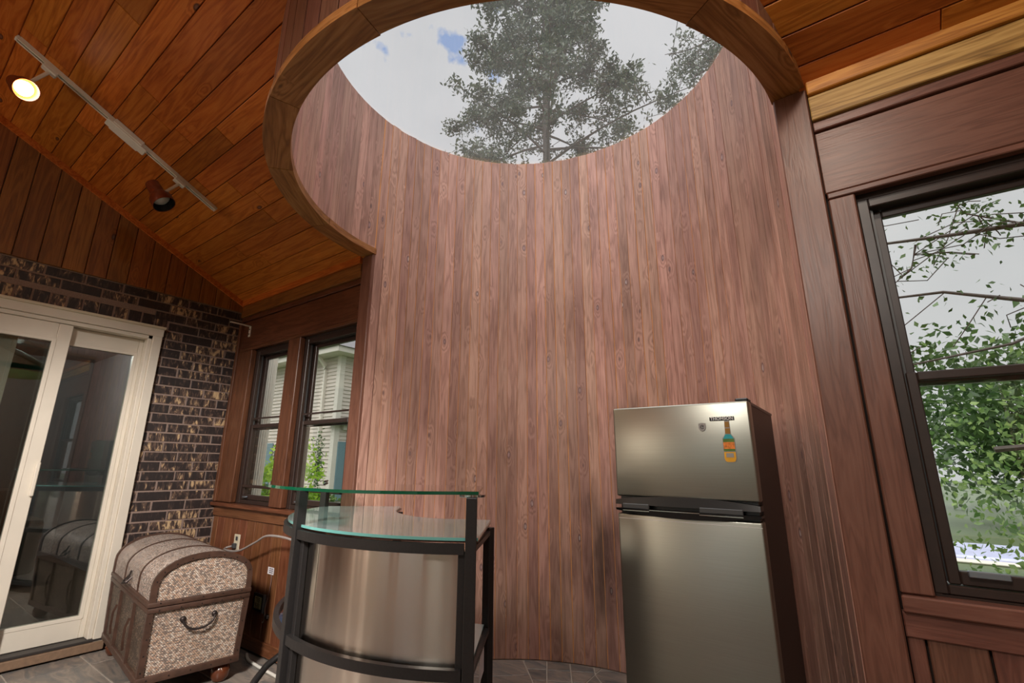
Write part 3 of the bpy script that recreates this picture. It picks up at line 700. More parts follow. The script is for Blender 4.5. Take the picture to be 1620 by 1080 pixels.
# ---- the dim room behind the door
hs = MB()
hx0, hx1, hy0, hy1 = XL-4.2, XL-.17, -4.2, .0
hs.box(hx0-.1, hx0, hy0, hy1, 0, 2.75); hs.box(hx0, hx1, hy0-.1, hy0, 0, 2.75); hs.box(hx0, hx1, hy1, hy1+.1, 0, 2.75)
hs.box(hx1-.05, hx1, DY0+.02, hy1+.1, 0, 2.75); hs.box(hx1-.05, hx1, hy0, DY1-.02, 0, 2.75); hs.box(hx1-.05, hx1, DY1-.02, DY0+.02, 2.16, 2.75)
struct('wall_inner', hs, 'interior_wall', 'dim grey walls of the house interior seen through the sliding door', 'wall')
struct('ceiling_inner', MB().box(hx0, hx1, hy0, hy1, 2.45, 2.75), 'interior_ceiling', 'pale ceiling of the house interior behind the sliding door', 'ceiling')
struct('floor_inner', MB().box(hx0, hx1+.07, hy0, hy1, -.05, .02), 'interior_floor', 'dark wooden floor of the house interior behind the sliding door', 'floor')
lamp('pendant_light', (-4.3, -1.12, 1.95), 5, (1, .55, .25), .06)
lamp('interior_can_light', (-5.3, -1.0, 2.35), 60, (1, .95, .9), .06)
t = empty('pendant_lamp', (-4.3, -1.16, 2.45), label='hanging lamp with a green glass shade seen through the sliding door', category='lamp')
MB().tube([(0, 0, 0), (0, 0, -.42)], .008).build('rod', 'black_steel', t)
MB().lathe([(.04, -.40), (.12, -.44), (.26, -.52), (.34, -.60), (.33, -.605), (.25, -.535), (.1, -.455), (.03, -.42)], 28, cap=False).build('shade', 'shade_green', t, True)
for dy in (-.07, .07): MB().lathe([(.004, -.45), (.03, -.48), (.035, -.51), (.02, -.54), (.002, -.545)], 14, Matrix.Translation((0, dy, 0))).build('bulb', 'bulb_warm', t, True)
for k, (x, y) in enumerate(((-5.2, -.95), (-6.2, -1.2), (-5.4, -1.7))):
    o = MB().lathe([(.002, 0), (.06, 0), (.075, .002), (.075, .012), (.002, .012)], 24).build('downlight', 'can_light', None, True); o.location = (x, y, 2.437)
    tag(o, ['round downlight glowing in the inner ceiling nearest the door', 'round downlight deepest inside the house', 'round downlight left of the pendant inside the house'][k], 'light', 'downlights in the inner ceiling')
t = empty('sofa', (-5.6, -1.4, .02), PI/2, 'low dark sofa inside the house behind the sliding door', 'sofa')
MB().box(-.8, .8, -.4, .4, .10, .42, .05, 2).build('seat', 'sofa_fabric', t, True); MB().box(-.8, .8, .25, .45, .3, .85, .06, 2).build('backrest', 'sofa_fabric', t, True)
for s in (-1, 1): MB().box(.8*s-.1, .8*s+.1, -.42, .42, .10, .6, .05, 2).build('armrest', 'sofa_fabric', t, True)
for sx in (-.7, .7):
    for sy in (-.3, .3): MB().box(sx-.03, sx+.03, sy-.03, sy+.03, 0, .11).build('leg', 'black_plastic', t)
for k, y in enumerate((-1.35, -1.08)):
    t = empty('framed_picture', (hx0+.002, y, 1.62), label=['small dark framed picture on the inner wall, left of its pair', 'small dark framed picture on the inner wall, right of its pair'][k], category='picture')
    MB().box(0, .02, -.12, .12, -.13, .13, .004).build('frame', 'interior_ceiling', t); MB().box(.018, .024, -.10, .10, -.11, .11).build('print', 'picture_dark', t)

# ---- rest of the room behind the camera: right wall and front wall with windows
rw = MB()
rw.box(XR, XR+.12, -.62, .13, 0, 2.6); rw.box(XR, XR+.12, -.62-1.5, -.62, 0, .85); rw.box(XR, XR+.12, -.62-1.5, -.62, 2.05, 2.6)
rw.box(XR, XR+.12, -3.3, -2.12, 0, 2.6); rw.box(XR, XR+.12, -4.8, -3.3, 0, .85); rw.box(XR, XR+.12, -4.8, -3.3, 2.05, 2.6); rw.box(XR, XR+.12, YF-.1, -4.8, 0, 2.6)
bm = rw.bm; gp = [(YF-.1, 2.6), (.1, 2.6), (.1, zceil(.1)+.1), (YRIDGE, zceil(YRIDGE)+.1), (YF-.1, zceil(YF-.1)+.1)]
a = [bm.verts.new((XR, y_, z_)) for y_, z_ in gp]; b = [bm.verts.new((XR+.12, y_, z_)) for y_, z_ in gp]
bm.faces.new(a); bm.faces.new(b[::-1])
for i in range(5): bm.faces.new((a[i], a[(i+1) % 5], b[(i+1) % 5], b[i]))
struct('wall_right', rw, 'room_wall', 'side wall with two windows to the right of the camera', 'wall')
fw = MB()
xs = [(XL, -2.3), (-.9, -.6), (.8, 1.1), (2.5, XR)]
for a_, b_ in xs: fw.box(a_, b_, YF-.12, YF, 0, 2.6)
for a_, b_ in ((-2.3, -.9), (-.6, .8), (1.1, 2.5)): fw.box(a_, b_, YF-.12, YF, 0, .5); fw.box(a_, b_, YF-.12, YF, 2.15, 2.6)
struct('wall_front', fw, 'room_wall', 'wall with three wide windows behind the camera', 'wall')

# ---- floor
fl = MB(); fl.box(XL-.1, XR+.1, YF-.1, .12, -.12, -.004)
poly = [((RI+.05)*math.cos(D(180)*k/40), CY+(RI+.05)*math.sin(D(180)*k/40)) for k in range(41)]
fl.prism(poly, -.12, -.0042)
floor = tag(fl.build('floor', 'grout'), 'slate tile floor with pale grout', 'floor', kind='structure')
def tile(poly):
    if len(poly) < 3: return
    poly = [p for i, p in enumerate(poly) if (Vector(p)-Vector(poly[i-1])).length > .004]
    if len(poly) < 3: return
    area = abs(sum(poly[i-1][0]*poly[i][1]-poly[i][0]*poly[i-1][1] for i in range(len(poly))))/2
    if area < .0006: return
    ar = sum(poly[i-1][0]*poly[i][1]-poly[i][0]*poly[i-1][1] for i in range(len(poly)))
    if ar < 0: poly = poly[::-1]
    poly = [tuple(p) for p in inset(poly, .0035)]
    piece('tile', (0, 0, 0), (1, 0, 0), (0, 1, 0), poly, .012, .0015, 'slate', floor, proud=rng.uniform(-.001, 0))
# room area: staggered rows of slate, rows along x, joints at y = -.68
ry = .02; rowh = .35; k = 0
while ry > -2.1:
    y1_, y0_ = ry, ry-rowh; x = XL + .0 + (k % 3)*-.2
    while x < XR:
        w = .62 if k % 2 == 0 else .45
        x0_, x1_ = max(x, XL), min(x+w, XR)
        if x1_-x0_ > .03: tile([(x0_, y0_), (x1_, y0_), (x1_, y1_), (x0_, y1_)])
        x += w
    ry = y0_; k += 1
# bay: diagonal slabs and a patch of small squares
disc = [((RI+.0)*math.cos(D(1.2)+D(177.6)*q/36), CY+(RI)*math.sin(D(1.2)+D(177.6)*q/36)) for q in range(37)] + [(-RI, .02), (RI, .02)]
def clipdisc(poly):
    # clip a convex poly against the convex half disc (each edge)
    for i in range(len(disc)):
        (x0_, y0_), (x1_, y1_) = disc[i-1], disc[i]
        dx, dy = x1_-x0_, y1_-y0_
        if abs(dx)+abs(dy) < 1e-6: continue
        poly = clip_hp(poly, x0_, y0_, -dy, dx)
        if len(poly) < 3: return []
    return poly
dd_ = [disc]
area = sum(disc[i-1][0]*disc[i][1]-disc[i][0]*disc[i-1][1] for i in range(len(disc)))
if area < 0: disc = disc[::-1]
W0, Wd = (-.639, .972), Vector((.217, -.224)).normalized()      # diagonal joint left
E0, Ed = (-.21, 1.157), Vector((.02, -.30)).normalized()        # joint right of the small squares
ang = math.radians(31); gu = Vector((math.cos(ang), math.sin(ang))); gv = Vector((-math.sin(ang), math.cos(ang)))
g0 = Vector((-.457, .948))
for i in range(-6, 7):
    for j in range(-9, 5):
        q = [g0+gu*(i*.14)+gv*(j*.15), g0+gu*((i+1)*.14)+gv*(j*.15), g0+gu*((i+1)*.14)+gv*((j+1)*.15), g0+gu*(i*.14)+gv*((j+1)*.15)]
        q = [tuple(p) for p in q]
        q = clip_hp(q, *W0, -Wd.y, Wd.x); q = clip_hp(q, *E0, Ed.y, -Ed.x)
        tile(clipdisc(q))
ang = math.radians(-46); gu = Vector((math.cos(ang), math.sin(ang))); gv = Vector((-math.sin(ang), math.cos(ang)))
for i in range(-5, 6):
    for j in range(-5, 6):
        g = Vector(W0)+gu*(i*.55+(.2 if j % 2 else 0))+gv*(j*.38)
        q = [tuple(g), tuple(g+gu*.55), tuple(g+gu*.55+gv*.38), tuple(g+gv*.38)]
        a_ = clip_hp(q, *W0, Wd.y, -Wd.x); tile(clipdisc(a_))
        b_ = clip_hp(clip_hp(q, *W0, -Wd.y, Wd.x), *E0, -Ed.y, Ed.x); tile(clipdisc(b_))

# ---- windows
def dh_window(name, x0, x1, z0, z1, zm, label, fr=.035, sash=.028, side=.0):
    """double-hung dark window set in the wall; x0..x1, z0..z1 is the unit"""
    w = empty(name, (x0, 0, z0), label=label, category='window', kind='structure')
    Wd_, H = x1-x0, z1-z0; m = zm-z0
    mb = MB(); mb.box(0, fr, .028, .115, 0, H, .003); mb.box(Wd_-fr, Wd_, .028, .115, 0, H, .003); mb.box(fr, Wd_-fr, .028, .115, H-fr, H, .003); mb.box(fr, Wd_-fr, .028, .115, 0, fr*.8, .003)
    mb.build('window_frame', 'dark_frame', w)
    mb = MB()   # parting strips
    for xx in (fr, Wd_-fr-.008): mb.box(xx, xx+.008, .052, .060, fr, H-fr)
    mb.build('parting_strip', 'steel_clip' if False else 'grey_plastic', w)
    def sashf(nm, za, zb, y0_, y1_, bot):
        p = empty(nm, (0, 0, 0)); p.parent = w
        mb = MB(); a, b = fr+.004, Wd_-fr-.004
        mb.box(a, a+sash, y0_, y1_, za, zb, .003); mb.box(b-sash, b, y0_, y1_, za, zb, .003); mb.box(a+sash, b-sash, y0_, y1_, zb-sash, zb, .003); mb.box(a+sash, b-sash, y0_, y1_, za, za+bot, .003)
        mb.build('sash', 'dark_frame', p)
        MB().box(a+sash-.003, b-sash+.003, (y0_+y1_)/2-.002, (y0_+y1_)/2+.002, za+bot-.003, zb-sash+.003).build('pane', 'window_glass', p)
        return p
    sashf('upper_sash', m-.004, H-fr-.002, .074, .098, sash)
    lo = sashf('lower_sash', fr*.8+.002, m+.034, .036, .068, .034)
    return w, lo
# left pair, mullion between; casings
w1, lo1 = dh_window('window_1', -2.585, -2.065, .868, 2.030, 1.41, 'left of the two narrow dark-framed windows, nearest the brick wall', .036, .028)
w2, lo2 = dh_window('window_2', -1.895, -1.265, .868, 2.030, 1.41, 'right of the two narrow dark-framed windows, beside the bay post', .036, .028)
w3, lo3 = dh_window('window_3', 1.330, 2.20, .846, 2.030, 1.415, 'large dark-framed window at the right edge with trees outside', .030, .026)
# lock rails and lift clips, roller-shade bars seen in the left windows
for w_, wd in ((w1, .52), (w2, .63)):
    MB().box(.06, wd-.06, .030, .034, .615, .627).build('screen_bar', 'dark_frame', w_)
for w_, wd in ((w1, .52), (w2, .63)):
    MB().box(.06, wd-.06, .020, .040, .115, .135, .004).build('lift_rail', 'dark_frame', w_)
    MB().box(.10, .15, .012, .030, .045, .055, .002).build('latch', 'steel_clip', w_)
MB().box(.075, .155, .015, .034, .050, .066, .002).build('latch', 'steel_clip', w3); MB().box(.185, .205, .012, .034, .050, .068, .002).build('catch', 'steel_clip', w3)
def casing(x0, x1, z0, z1, y, nm, n, lab, mat='stained_wood_upright'):
    struct(nm, MB().box(x0, x1, y, .03, z0, z1, .004), mat, lab, 'trim')
casing(-2.815, -2.60, .872, 2.044, -.014, 'trim_5', 0, 'upright casing board between the brick corner and the left window', 'dark_stained_upright')
struct('trim_6', MB().box(-2.85, -2.812, -.030, .02, .872, 2.30, .004), 'dark_stained_upright', 'narrow upright strip in the corner beside the brick wall', 'trim')
casing(-2.058, -1.903, .872, 2.044, -.014, 'trim_7', 0, 'upright mullion board between the two narrow left windows', 'dark_stained_upright')
casing(-1.262, -1.251, .872, 2.044, -.008, 'trim_8', 0, 'slim upright strip between the second window and the bay post', 'dark_stained_upright')
casing(1.256, 1.328, .842, 2.044, -.010, 'trim_9', 0, 'upright casing board left of the large right window')
casing(2.205, 2.35, .842, 2.044, -.010, 'trim_10', 0, 'upright casing board at the far side of the large right window')
struct('trim_11', MB().box(-2.85, -1.252, -.045, .03, .843, .868, .004), 'wainscot_wood', 'brown sill board under the two narrow left windows', 'sill')
struct('trim_12', MB().box(1.256, 3.29, -.030, .03, .798, .840, .004), 'stained_wood', 'thick brown sill board under the large right window', 'sill')

# ================================================================== TRACK LIGHT
def on_ceiling(x, y, off): 
    n = Vector((0, -SL, -1)).normalized(); return Vector((x, y, zceil(y)))+n*off
TX = -1.985
tr = empty('track_light_rail', on_ceiling(TX, -1.2, 0), label='long slim white track rail fixed to the sloping plank ceiling', category='track light')
tr.rotation_euler = (math.atan(-SL), 0, 0)
half = .5*(1.72-.677)*cl
# local: x across, y along the slope (down slope = +y), z up into ceiling normal
for x0_, x1_, z0_, z1_ in ((-.017, -.012, -.022, 0), (.012, .017, -.022, 0), (-.017, .017, -.004, 0), (-.017, -.006, -.022, -.019), (.006, .017, -.022, -.019)):
    pass
mb = MB(); mb.box(-.017, .017, -half, half, -.006, 0); mb.box(-.017, -.012, -half, half, -.022, -.006); mb.box(.012, .017, -half, half, -.022, -.006); mb.box(-.012, -.005, -half, half, -.022, -.018); mb.box(.005, .012, -half, half, -.022, -.018)
mb.build('channel', 'white_metal', tr)
MB().box(-.016, .016, half, half+.012, -.023, 0, .003).build('end_cap', 'white_paint', tr); MB().box(-.016, .016, -half-.012, -half, -.023, 0, .003).build('end_cap', 'white_paint', tr)
mb = MB(); mb.box(-.062, .034, -.085, .085, -.032, -.0, .004); mb.build('feed_box', 'white_paint', tr)
MB().box(-.034, .030, -.11, .12, -.042, -.028, .004).build('feed_cover', 'white_paint', tr)

def track_head(name, y, aim, drop, label, on, headr):
    base = on_ceiling(TX, y, .024)
    t = empty(name, base, label=label, category='spotlight', group='spotlights on the track rail')
    mb = MB(); mb.box(-.018, .018, -.035, .035, -.022, .004, .004, mw=Matrix.Rotation(math.atan(-SL), 4, 'X')); mb.build('adapter', 'white_paint', t)
    d = Vector(drop); MB().tube([(0, 0, -.01), d], .009, 10).build('arm', 'white_metal', t, True)
    aimv = Vector(aim).normalized()
    rot = aimv.to_track_quat('Z', 'Y').to_matrix().to_4x4()
    mw = Matrix.Translation(d + Vector((0, 0, 0)) + aimv*.0) @ rot
    off = Matrix.Translation((0, 0, 0))
    r = headr
    # shade: narrow neck at the back, flaring hood at the front
    prof = [(.001, -.105), (r*.40, -.105), (r*.62, -.095), (r*.66, -.02), (r*.72, -.005), (r*.98, .022), (r*1.0, .075), (r*.95, .075), (r*.92, .026), (r*.6, .0), (.001, -.002)]
    sh = MB().lathe(prof, 32, mw).build('shade', 'bronze_lamp', t, True)
    if on:
        MB().lathe([(.001, .020), (r*.62, .022), (r*.66, .046), (r*.5, .062), (.001, .070)], 28, mw).build('bulb', 'bulb_on', t, True)
        MB().lathe([(r*.935, .072), (r*.90, .028), (r*.58, .004), (.001, .002)], 28, mw, cap=False).build('reflector', 'lamp_glow_orange', t, True)
    else:
        MB().lathe([(r*.935, .072), (r*.90, .028), (r*.58, .004), (.001, .002)], 28, mw, cap=False).build('reflector', 'black_plastic', t, True)
        MB().lathe([(.001, .010), (r*.70, .012), (r*.76, .030), (r*.5, .046), (.001, .052)], 28, mw).build('bulb', 'lamp_inner', t, True)
    return t, base + d, aimv
c1 = Vector((CAM.x, CAM.y, CAM.z))
t1, h1, a1 = track_head('spotlight', -1.572, (c1-Vector((-1.99, -1.70, 3.0)))+Vector((.7, 1.3, -.9)), (-.01, -.085, -.165), 'lit track spotlight glowing at the upper end of the rail', True, .056)
lamp('spotlight_light', h1 + a1*.12, 26, (1, .80, .55), .05, 'SPOT', h1 + a1*2, 1.5)
t2, h2, a2 = track_head('spotlight', -.889, (.46, .35, -.80), (0, -.095, -.145), 'unlit brown track spotlight at the lower end of the rail', False, .062)

# ================================================================== FRIDGE
FX0, FX1, FY0, FY1, FH = .402, .922, .10, .66, 1.405
fr = empty('refrigerator', ((FX0+FX1)/2, FY0, 0), label='stainless steel two-door refrigerator with dark sides standing in the curved bay', category='refrigerator')
hw = (FX1-FX0)/2
MB().box(-hw+.004, hw-.004, .062, FY1-FY0, .03, FH-.006, .008, 2).build('body', 'fridge_side', fr)
MB().box(-hw, hw, .050, FY1-FY0-.01, FH-.012, FH, .003).build('top_cap', 'black_plastic', fr)
def doorp(z0_, z1_, nm):
    mb = MB(); mb.box(-hw, hw, 0, .056, z0_, z1_, .007, 3); o = mb.build(nm, 'fridge_steel', fr, True); return o
fd = doorp(1.052, FH-.002, 'freezer_door'); ld = doorp(.055, .988, 'fridge_door')
# curved black handle strips between the doors
def curved_strip(z_edge, sag, zmid, nm, par):
    n = 20; mb = MB(); bm = mb.bm; P = []
    for i in range(n+1):
        x = -hw+2*hw*i/n; tt = (i/n-.5)*2; ze = z_edge+sag*(1-tt*tt)
        P.append([bm.verts.new(p) for p in ((x, -.010, ze), (x, -.014, zmid), (x, .050, zmid), (x, .050, ze))])
    for A, B in zip(P, P[1:]):
        for k in range(4): bm.faces.new((A[k], A[(k+1) % 4], B[(k+1) % 4], B[k]))
    bm.faces.new(P[0]); bm.faces.new(P[-1][::-1])
    return mb.build(nm, 'black_plastic', par, True)
curved_strip(1.040, .018, 1.022, 'handle', fd); curved_strip(1.000, -.020, 1.008, 'handle', ld)
MB().box(-hw+.01, hw-.01, .02, .06, .985, 1.055).build('door_gap', 'black_plastic', fr)
for a_, b_ in ((-hw+.03, -hw+.135), (hw-.20, hw-.055)):
    MB().box(a_, b_, -.016, -.004, 1.008, 1.026, .002).build('grip', 'grey_plastic', fd)
    MB().box(a_, b_, -.0175, -.012, .999, 1.002).build('trim_line', 'chrome', ld)
MB().box(-hw+.135, hw-.20, -.0155, -.012, 1.0035, 1.006).build('trim_line', 'chrome', ld)
MB().box(-hw+.004, hw-.002, -.0008, .002, .9685, .9700).build('film_edge', 'letter_white', ld)
MB().box(hw-.05, hw-.005, .03, .09, FH, FH+.012, .004).build('hinge_cover', 'black_plastic', fr)
for sx in (-1, 1):
    for yy in (.10, .50): MB().lathe([(.018, 0), (.02, .004), (.012, .032)], 12, Matrix.Translation((sx*(hw-.06), yy, 0))).build('foot', 'black_plastic', fr)
fcx = (FX0+FX1)/2
# brand plate with lettering
bx = .8275-fcx
bpz = 1.342
bp = MB().box(bx-.0425, bx+.0425, -.003, .001, bpz-.0070, bpz+.0070, .0008).build('brand_plate', 'ink_black', fr)
cu = bpy.data.curves.new('lettering', 'FONT'); cu.body = 'THOMSON'; cu.size = .0155; cu.align_x = 'CENTER'; cu.align_y = 'CENTER'; cu.extrude = .0003; cu.offset = .00025; cu.space_character = 1.02
to = bpy.data.objects.new('lettering', cu); C.objects.link(to)
dg = bpy.context.evaluated_depsgraph_get(); me = bpy.data.meshes.new_from_object(to.evaluated_get(dg)); bpy.data.objects.remove(to)
me.name = 'lettering'; me.materials.clear(); me.materials.append(MATS['letter_white'])
lt = bpy.data.objects.new('lettering', me); link(lt, bp); lt.rotation_euler = (PI/2, 0, 0); lt.location = (bx, -.0034, bpz)
# shield magnet
sm = empty('shield_magnet', (.757, FY0, 1.314), label='small grey shield-shaped badge on the freezer door', category='magnet')
poly = [(-.0125, .013), (0, .015), (.0125, .013), (.0125, -.004), (.008, -.012), (0, -.0165), (-.008, -.012), (-.0125, -.004)]
def vprism(poly, y0_, y1_):   # polygon in x,z extruded along y
    mb = MB(); bm = mb.bm; a = [bm.verts.new((x, y0_, z)) for x, z in poly]; b = [bm.verts.new((x, y1_, z)) for x, z in poly]; n = len(poly)
    bm.faces.new(a); bm.faces.new(b[::-1])
    for i in range(n): bm.faces.new((a[i], b[i], b[(i+1) % n], a[(i+1) % n]))
    return mb
vprism(poly, -.004, 0).build('plate', 'badge_grey', sm)
mb = MB(); mb.tube([(.0062*math.cos(t_), -.0045, .0062*math.sin(t_)) for t_ in np.linspace(D(20), D(330), 18)], .0011, 6); mb.tube([(-.002, -.0045, 0), (.0058, -.0045, .0028)], .0010, 6); mb.build('emblem', 'ink_black', sm)
# bottle opener magnet
om = empty('bottle_magnet', (.8435, FY0, 1.259), label='bottle-shaped opener magnet in yellow, teal and orange on the freezer door', category='magnet')
def bw(z):   # half width of the bottle outline
    if z > .026: return .0085 + (.048-(z-.026))*.02
    if z > .012: return .0095 + (.026-z)/.014*.011
    return .0205 + (.012-z)*.012
out_ = [(bw(z), z) for z in (.075, .050, .027, .022, .017, .012, -.02, -.062)] + [(.0185, -.070), (.012, -.0745)]
poly = [(-x, z) for x, z in out_][::1] + [(x, z) for x, z in out_[::-1]]
vprism(poly, -.003, 0).build('plate', 'badge_grey', om)
def band(z0_, z1_, mat, nm, k=.86):
    vprism([(-bw(z1_)*k, z1_), (-bw(z0_)*k, z0_), (bw(z0_)*k, z0_), (bw(z1_)*k, z1_)], -.0042, -.0005).build(nm, mat, om)
band(.051, .071, 'magnet_amber', 'neck_label'); band(.028, .047, 'magnet_amber', 'neck_label', .9); band(.010, .0255, 'magnet_teal', 'label', .88); band(-.002, .010, 'magnet_green', 'label', .9)
band(-.026, -.002, 'magnet_orange', 'label', .9); band(-.034, -.026, 'magnet_green', 'label', .9)
vprism([(-.019, -.037), (-.0195, -.060), (-.016, -.069), (-.010, -.072), (.010, -.072), (.016, -.069), (.0195, -.060), (.019, -.037)], -.0042, -.0005).build('opener', 'magnet_yellow', om)
vprism([(-.0125, -.041), (-.0125, -.056), (.0125, -.056), (.0125, -.041)], -.0050, -.001).build('opening', 'badge_grey', om)

# ================================================================== GLASS-TOPPED BAR
BC = Vector((-.412, .204)); RB = .886; AX = D(-104.8)
bar = empty('bar_counter', (BC.x, BC.y, 0), label='curved bar with brushed steel front, black steel frame and frosted glass counter', category='bar counter')
def pol(r, a, z=0): return (r*math.cos(a), r*math.sin(a), z)
A0, A1 = AX-D(54.5), AX+D(54.2)      # left end, right end
def arc(r, a, b, z, n=40): return [pol(r, a+(b-a)*i/n, z) for i in range(n+1)]
ZCN = .93
tipL = Vector((-.953, .174))-BC; tipR = Vector((-.29*1.0, .163)); tipR = Vector((1.235-(1.235+.29)*.904, -1.829+(1.829+.163)*.904))-BC
outer = [(x, y) for x, y, _ in arc(RB+.012, A0, A1, 0, 48)]
inn = [Vector((1.235+(x-1.235)*.904, -1.829+(y+1.829)*.904))-BC for x, y in ((-.397, .101), (-.48, .045), (-.566, .02), (-.67, .020), (-.772, .045), (-.88, .09), (-.985, .165), (-1.06, .25))]
cpoly = outer + [tuple(tipR)] + [tuple(p) for p in inn] + [tuple(tipL)]
def slab(poly, z0_, z1_, nm, mt, par, edge=None):
    bm = bmesh.new(); a = [bm.verts.new((x, y, z0_)) for x, y in poly]; b = [bm.verts.new((x, y, z1_)) for x, y in poly]; n = len(poly)
    f1 = bm.faces.new(a[::-1]); f2 = bm.faces.new(b); sides = [bm.faces.new((a[i], a[(i+1) % n], b[(i+1) % n], b[i])) for i in range(n)]
    if edge:
        for f in sides: f.material_index = 1
    bmesh.ops.triangulate(bm, faces=[f1, f2]); bmesh.ops.recalc_face_normals(bm, faces=bm.faces)
    me = bpy.data.meshes.new(nm); bm.to_mesh(me); bm.free(); me.materials.append(MATS[mt])
    if edge: me.materials.append(MATS[edge])
    o = bpy.data.objects.new(nm, me); link(o, par); return o
slab(cpoly, ZCN-.010, ZCN, 'counter_glass', 'frosted_glass', bar, 'glass_edge_pale')
def scale_poly(poly, k): return [(x*k, y*k) for x, y in poly]
slab([(p[0]*.985, p[1]*.985) for p in cpoly], ZCN-.0175, ZCN-.0112, 'counter_board', 'stained_wood', bar)
# upper glass shelf
SZ = 1.068
def smooth(P, k=5):
    out_ = []
    for i in range(len(P)-1):
        p0, p1, p2, p3 = [Vector(P[j]) for j in (max(i-1, 0), i, i+1, min(i+2, len(P)-1))]
        for q in range(k): t_ = q/k; out_.append(tuple(.5*((2*p1)+(-p0+p2)*t_+(2*p0-5*p1+4*p2-p3)*t_*t_+(-p0+3*p1-3*p2+p3)*t_**3)))
    out_.append(tuple(P[-1])); return out_
so = smooth([(.569, -.694), (.419, -.838), (.242, -.945), (.064, -.985), (-.149, -.985), (-.388, -.930), (-.600, -.815), (-.760, -.670), (-.860, -.510), (-.905, -.360), (-.86, -.27)])
si = smooth([(-.78, -.27), (-.60, -.40), (-.40, -.50), (-.18, -.52), (.0, -.49), (.163, -.40), (.300, -.33)])
slab(so+si, SZ-.001, SZ+.010, 'shelf_glass', 'shelf_glass', bar, 'glass_edge')
# posts
def post(r, a, z1_, nm='post', w=.037, z0_=0):
    x, y, _ = pol(r, a); mw = Matrix.Translation((x, y, 0)) @ Matrix.Rotation(a, 4, 'Z')
    return MB().box(-w/2, w/2, -w/2, w/2, z0_, z1_, .002, mw=mw).build(nm, 'black_steel', bar)
aR, aC, aL = AX+D(52.7), AX+D(2.2), AX-D(53.2)
for a_ in (aR, aC, aL): 
    post(.900, a_, SZ-.010)
    x, y, _ = pol(.885, a_); MB().lathe([(.001, 0), (.044, 0), (.046, .002), (.046, .008), (.001, .008)], 28, Matrix.Translation((x*.975, y*.975, SZ-.010))).build('glass_mount', 'chrome', bar, True)
for v_ in (tipR, tipL): MB().box(v_.x-.018, v_.x+.018, v_.y-.030, v_.y+.006, 0, ZCN-.030, .002).build('rear_post', 'black_steel', bar)
# curved rails, inset panels
for b0, b1, nm in ((aC, aR, 0), (aL, aC, 1)):
    g = D(1.4)
    for z_ in (.8955, .530, .085): MB().tube(arc(.902, b0+g, b1-g, z_, 30), 0, rect=(.022, .033)).build('rail', 'black_steel', bar)
    for aa in (b0+D(2.6), b1-D(1.8)):
        x, y, _ = pol(.885, aa); MB().box(-.011, .011, -.014, .014, .06, .885, .002, mw=Matrix.Translation((x, y, 0)) @ Matrix.Rotation(aa, 4, 'Z')).build('stile', 'black_steel', bar)
    # steel sheet
    mb = MB(); bm = mb.bm; P = []
    for p_, q_ in zip(arc(.874, b0+g, b1-g, 0, 48), arc(.870, b0+g, b1-g, 0, 48)):
        P.append([bm.verts.new((p_[0], p_[1], z_)) for z_ in (.07, .89)] + [bm.verts.new((q_[0], q_[1], z_)) for z_ in (.89, .07)])
    for A_, B_ in zip(P, P[1:]):
        for k in range(4): bm.faces.new((A_[k], A_[(k+1) % 4], B_[(k+1) % 4], B_[k]))
    bm.faces.new(P[0]); bm.faces.new(P[-1][::-1])
    mb.build('steel_panel', 'bar_steel', bar, True)
# lower glass shelf with the end visible at right
def lerp(a, b, t): return (a[0]+(b[0]-a[0])*t, a[1]+(b[1]-a[1])*t)
endo = pol(.85, aR)[:2]
lp = [pol(.86, aC+D(4))[:2], pol(.86, (aC+aR)/2)[:2], endo, (tipR.x-.004, tipR.y-.03), tuple(inn[2]), tuple(inn[4]), ]
slab(lp, .512, .520, 'lower_shelf_glass', 'frosted_glass', bar, 'glass_edge_pale')
# side rails at the right end
MB().tube([(endo[0], endo[1], .880), (tipR.x, tipR.y-.012, .880)], 0, rect=(.018, .018)).build('side_rail', 'black_steel', bar)
MB().tube([(endo[0], endo[1], .500), (tipR.x, tipR.y-.012, .500)], 0, rect=(.018, .018)).build('side_rail', 'black_steel', bar)
e = Vector(endo); f_ = Vector((tipR.x, tipR.y-.012)); dr = (f_-e); ag = math.atan2(dr.y, dr.x)
mid = e + dr*.62
pt = MB().box(-.055, .055, -.002, .001, .40, .49, mw=Matrix.Translation((mid.x+.012, mid.y-.012, 0)) @ Matrix.Rotation(ag, 4, 'Z')).build('price_tag', 'paper', bar)
pt['label'] = 'white paper label'
PENLOC = (-.80, -.44, SZ+.0155); PENROT = D(140)
# pen lying on the upper glass
pe = MB().tube([(-.075, 0, 0), (-.07, 0, 0), (.05, 0, 0), (.072, 0, 0), (.08, 0, 0)], [.001, .0045, .005, .0045, .003], 10).build('pen', 'glass_edge', None, True)
pe.data.materials.clear(); pe.data.materials.append(MATS['black_plastic'])
pe.location = PENLOC; pe.rotation_euler = (0, 0, PENROT); tag(pe, 'dark pen lying on the raised glass shelf of the bar', 'pen')

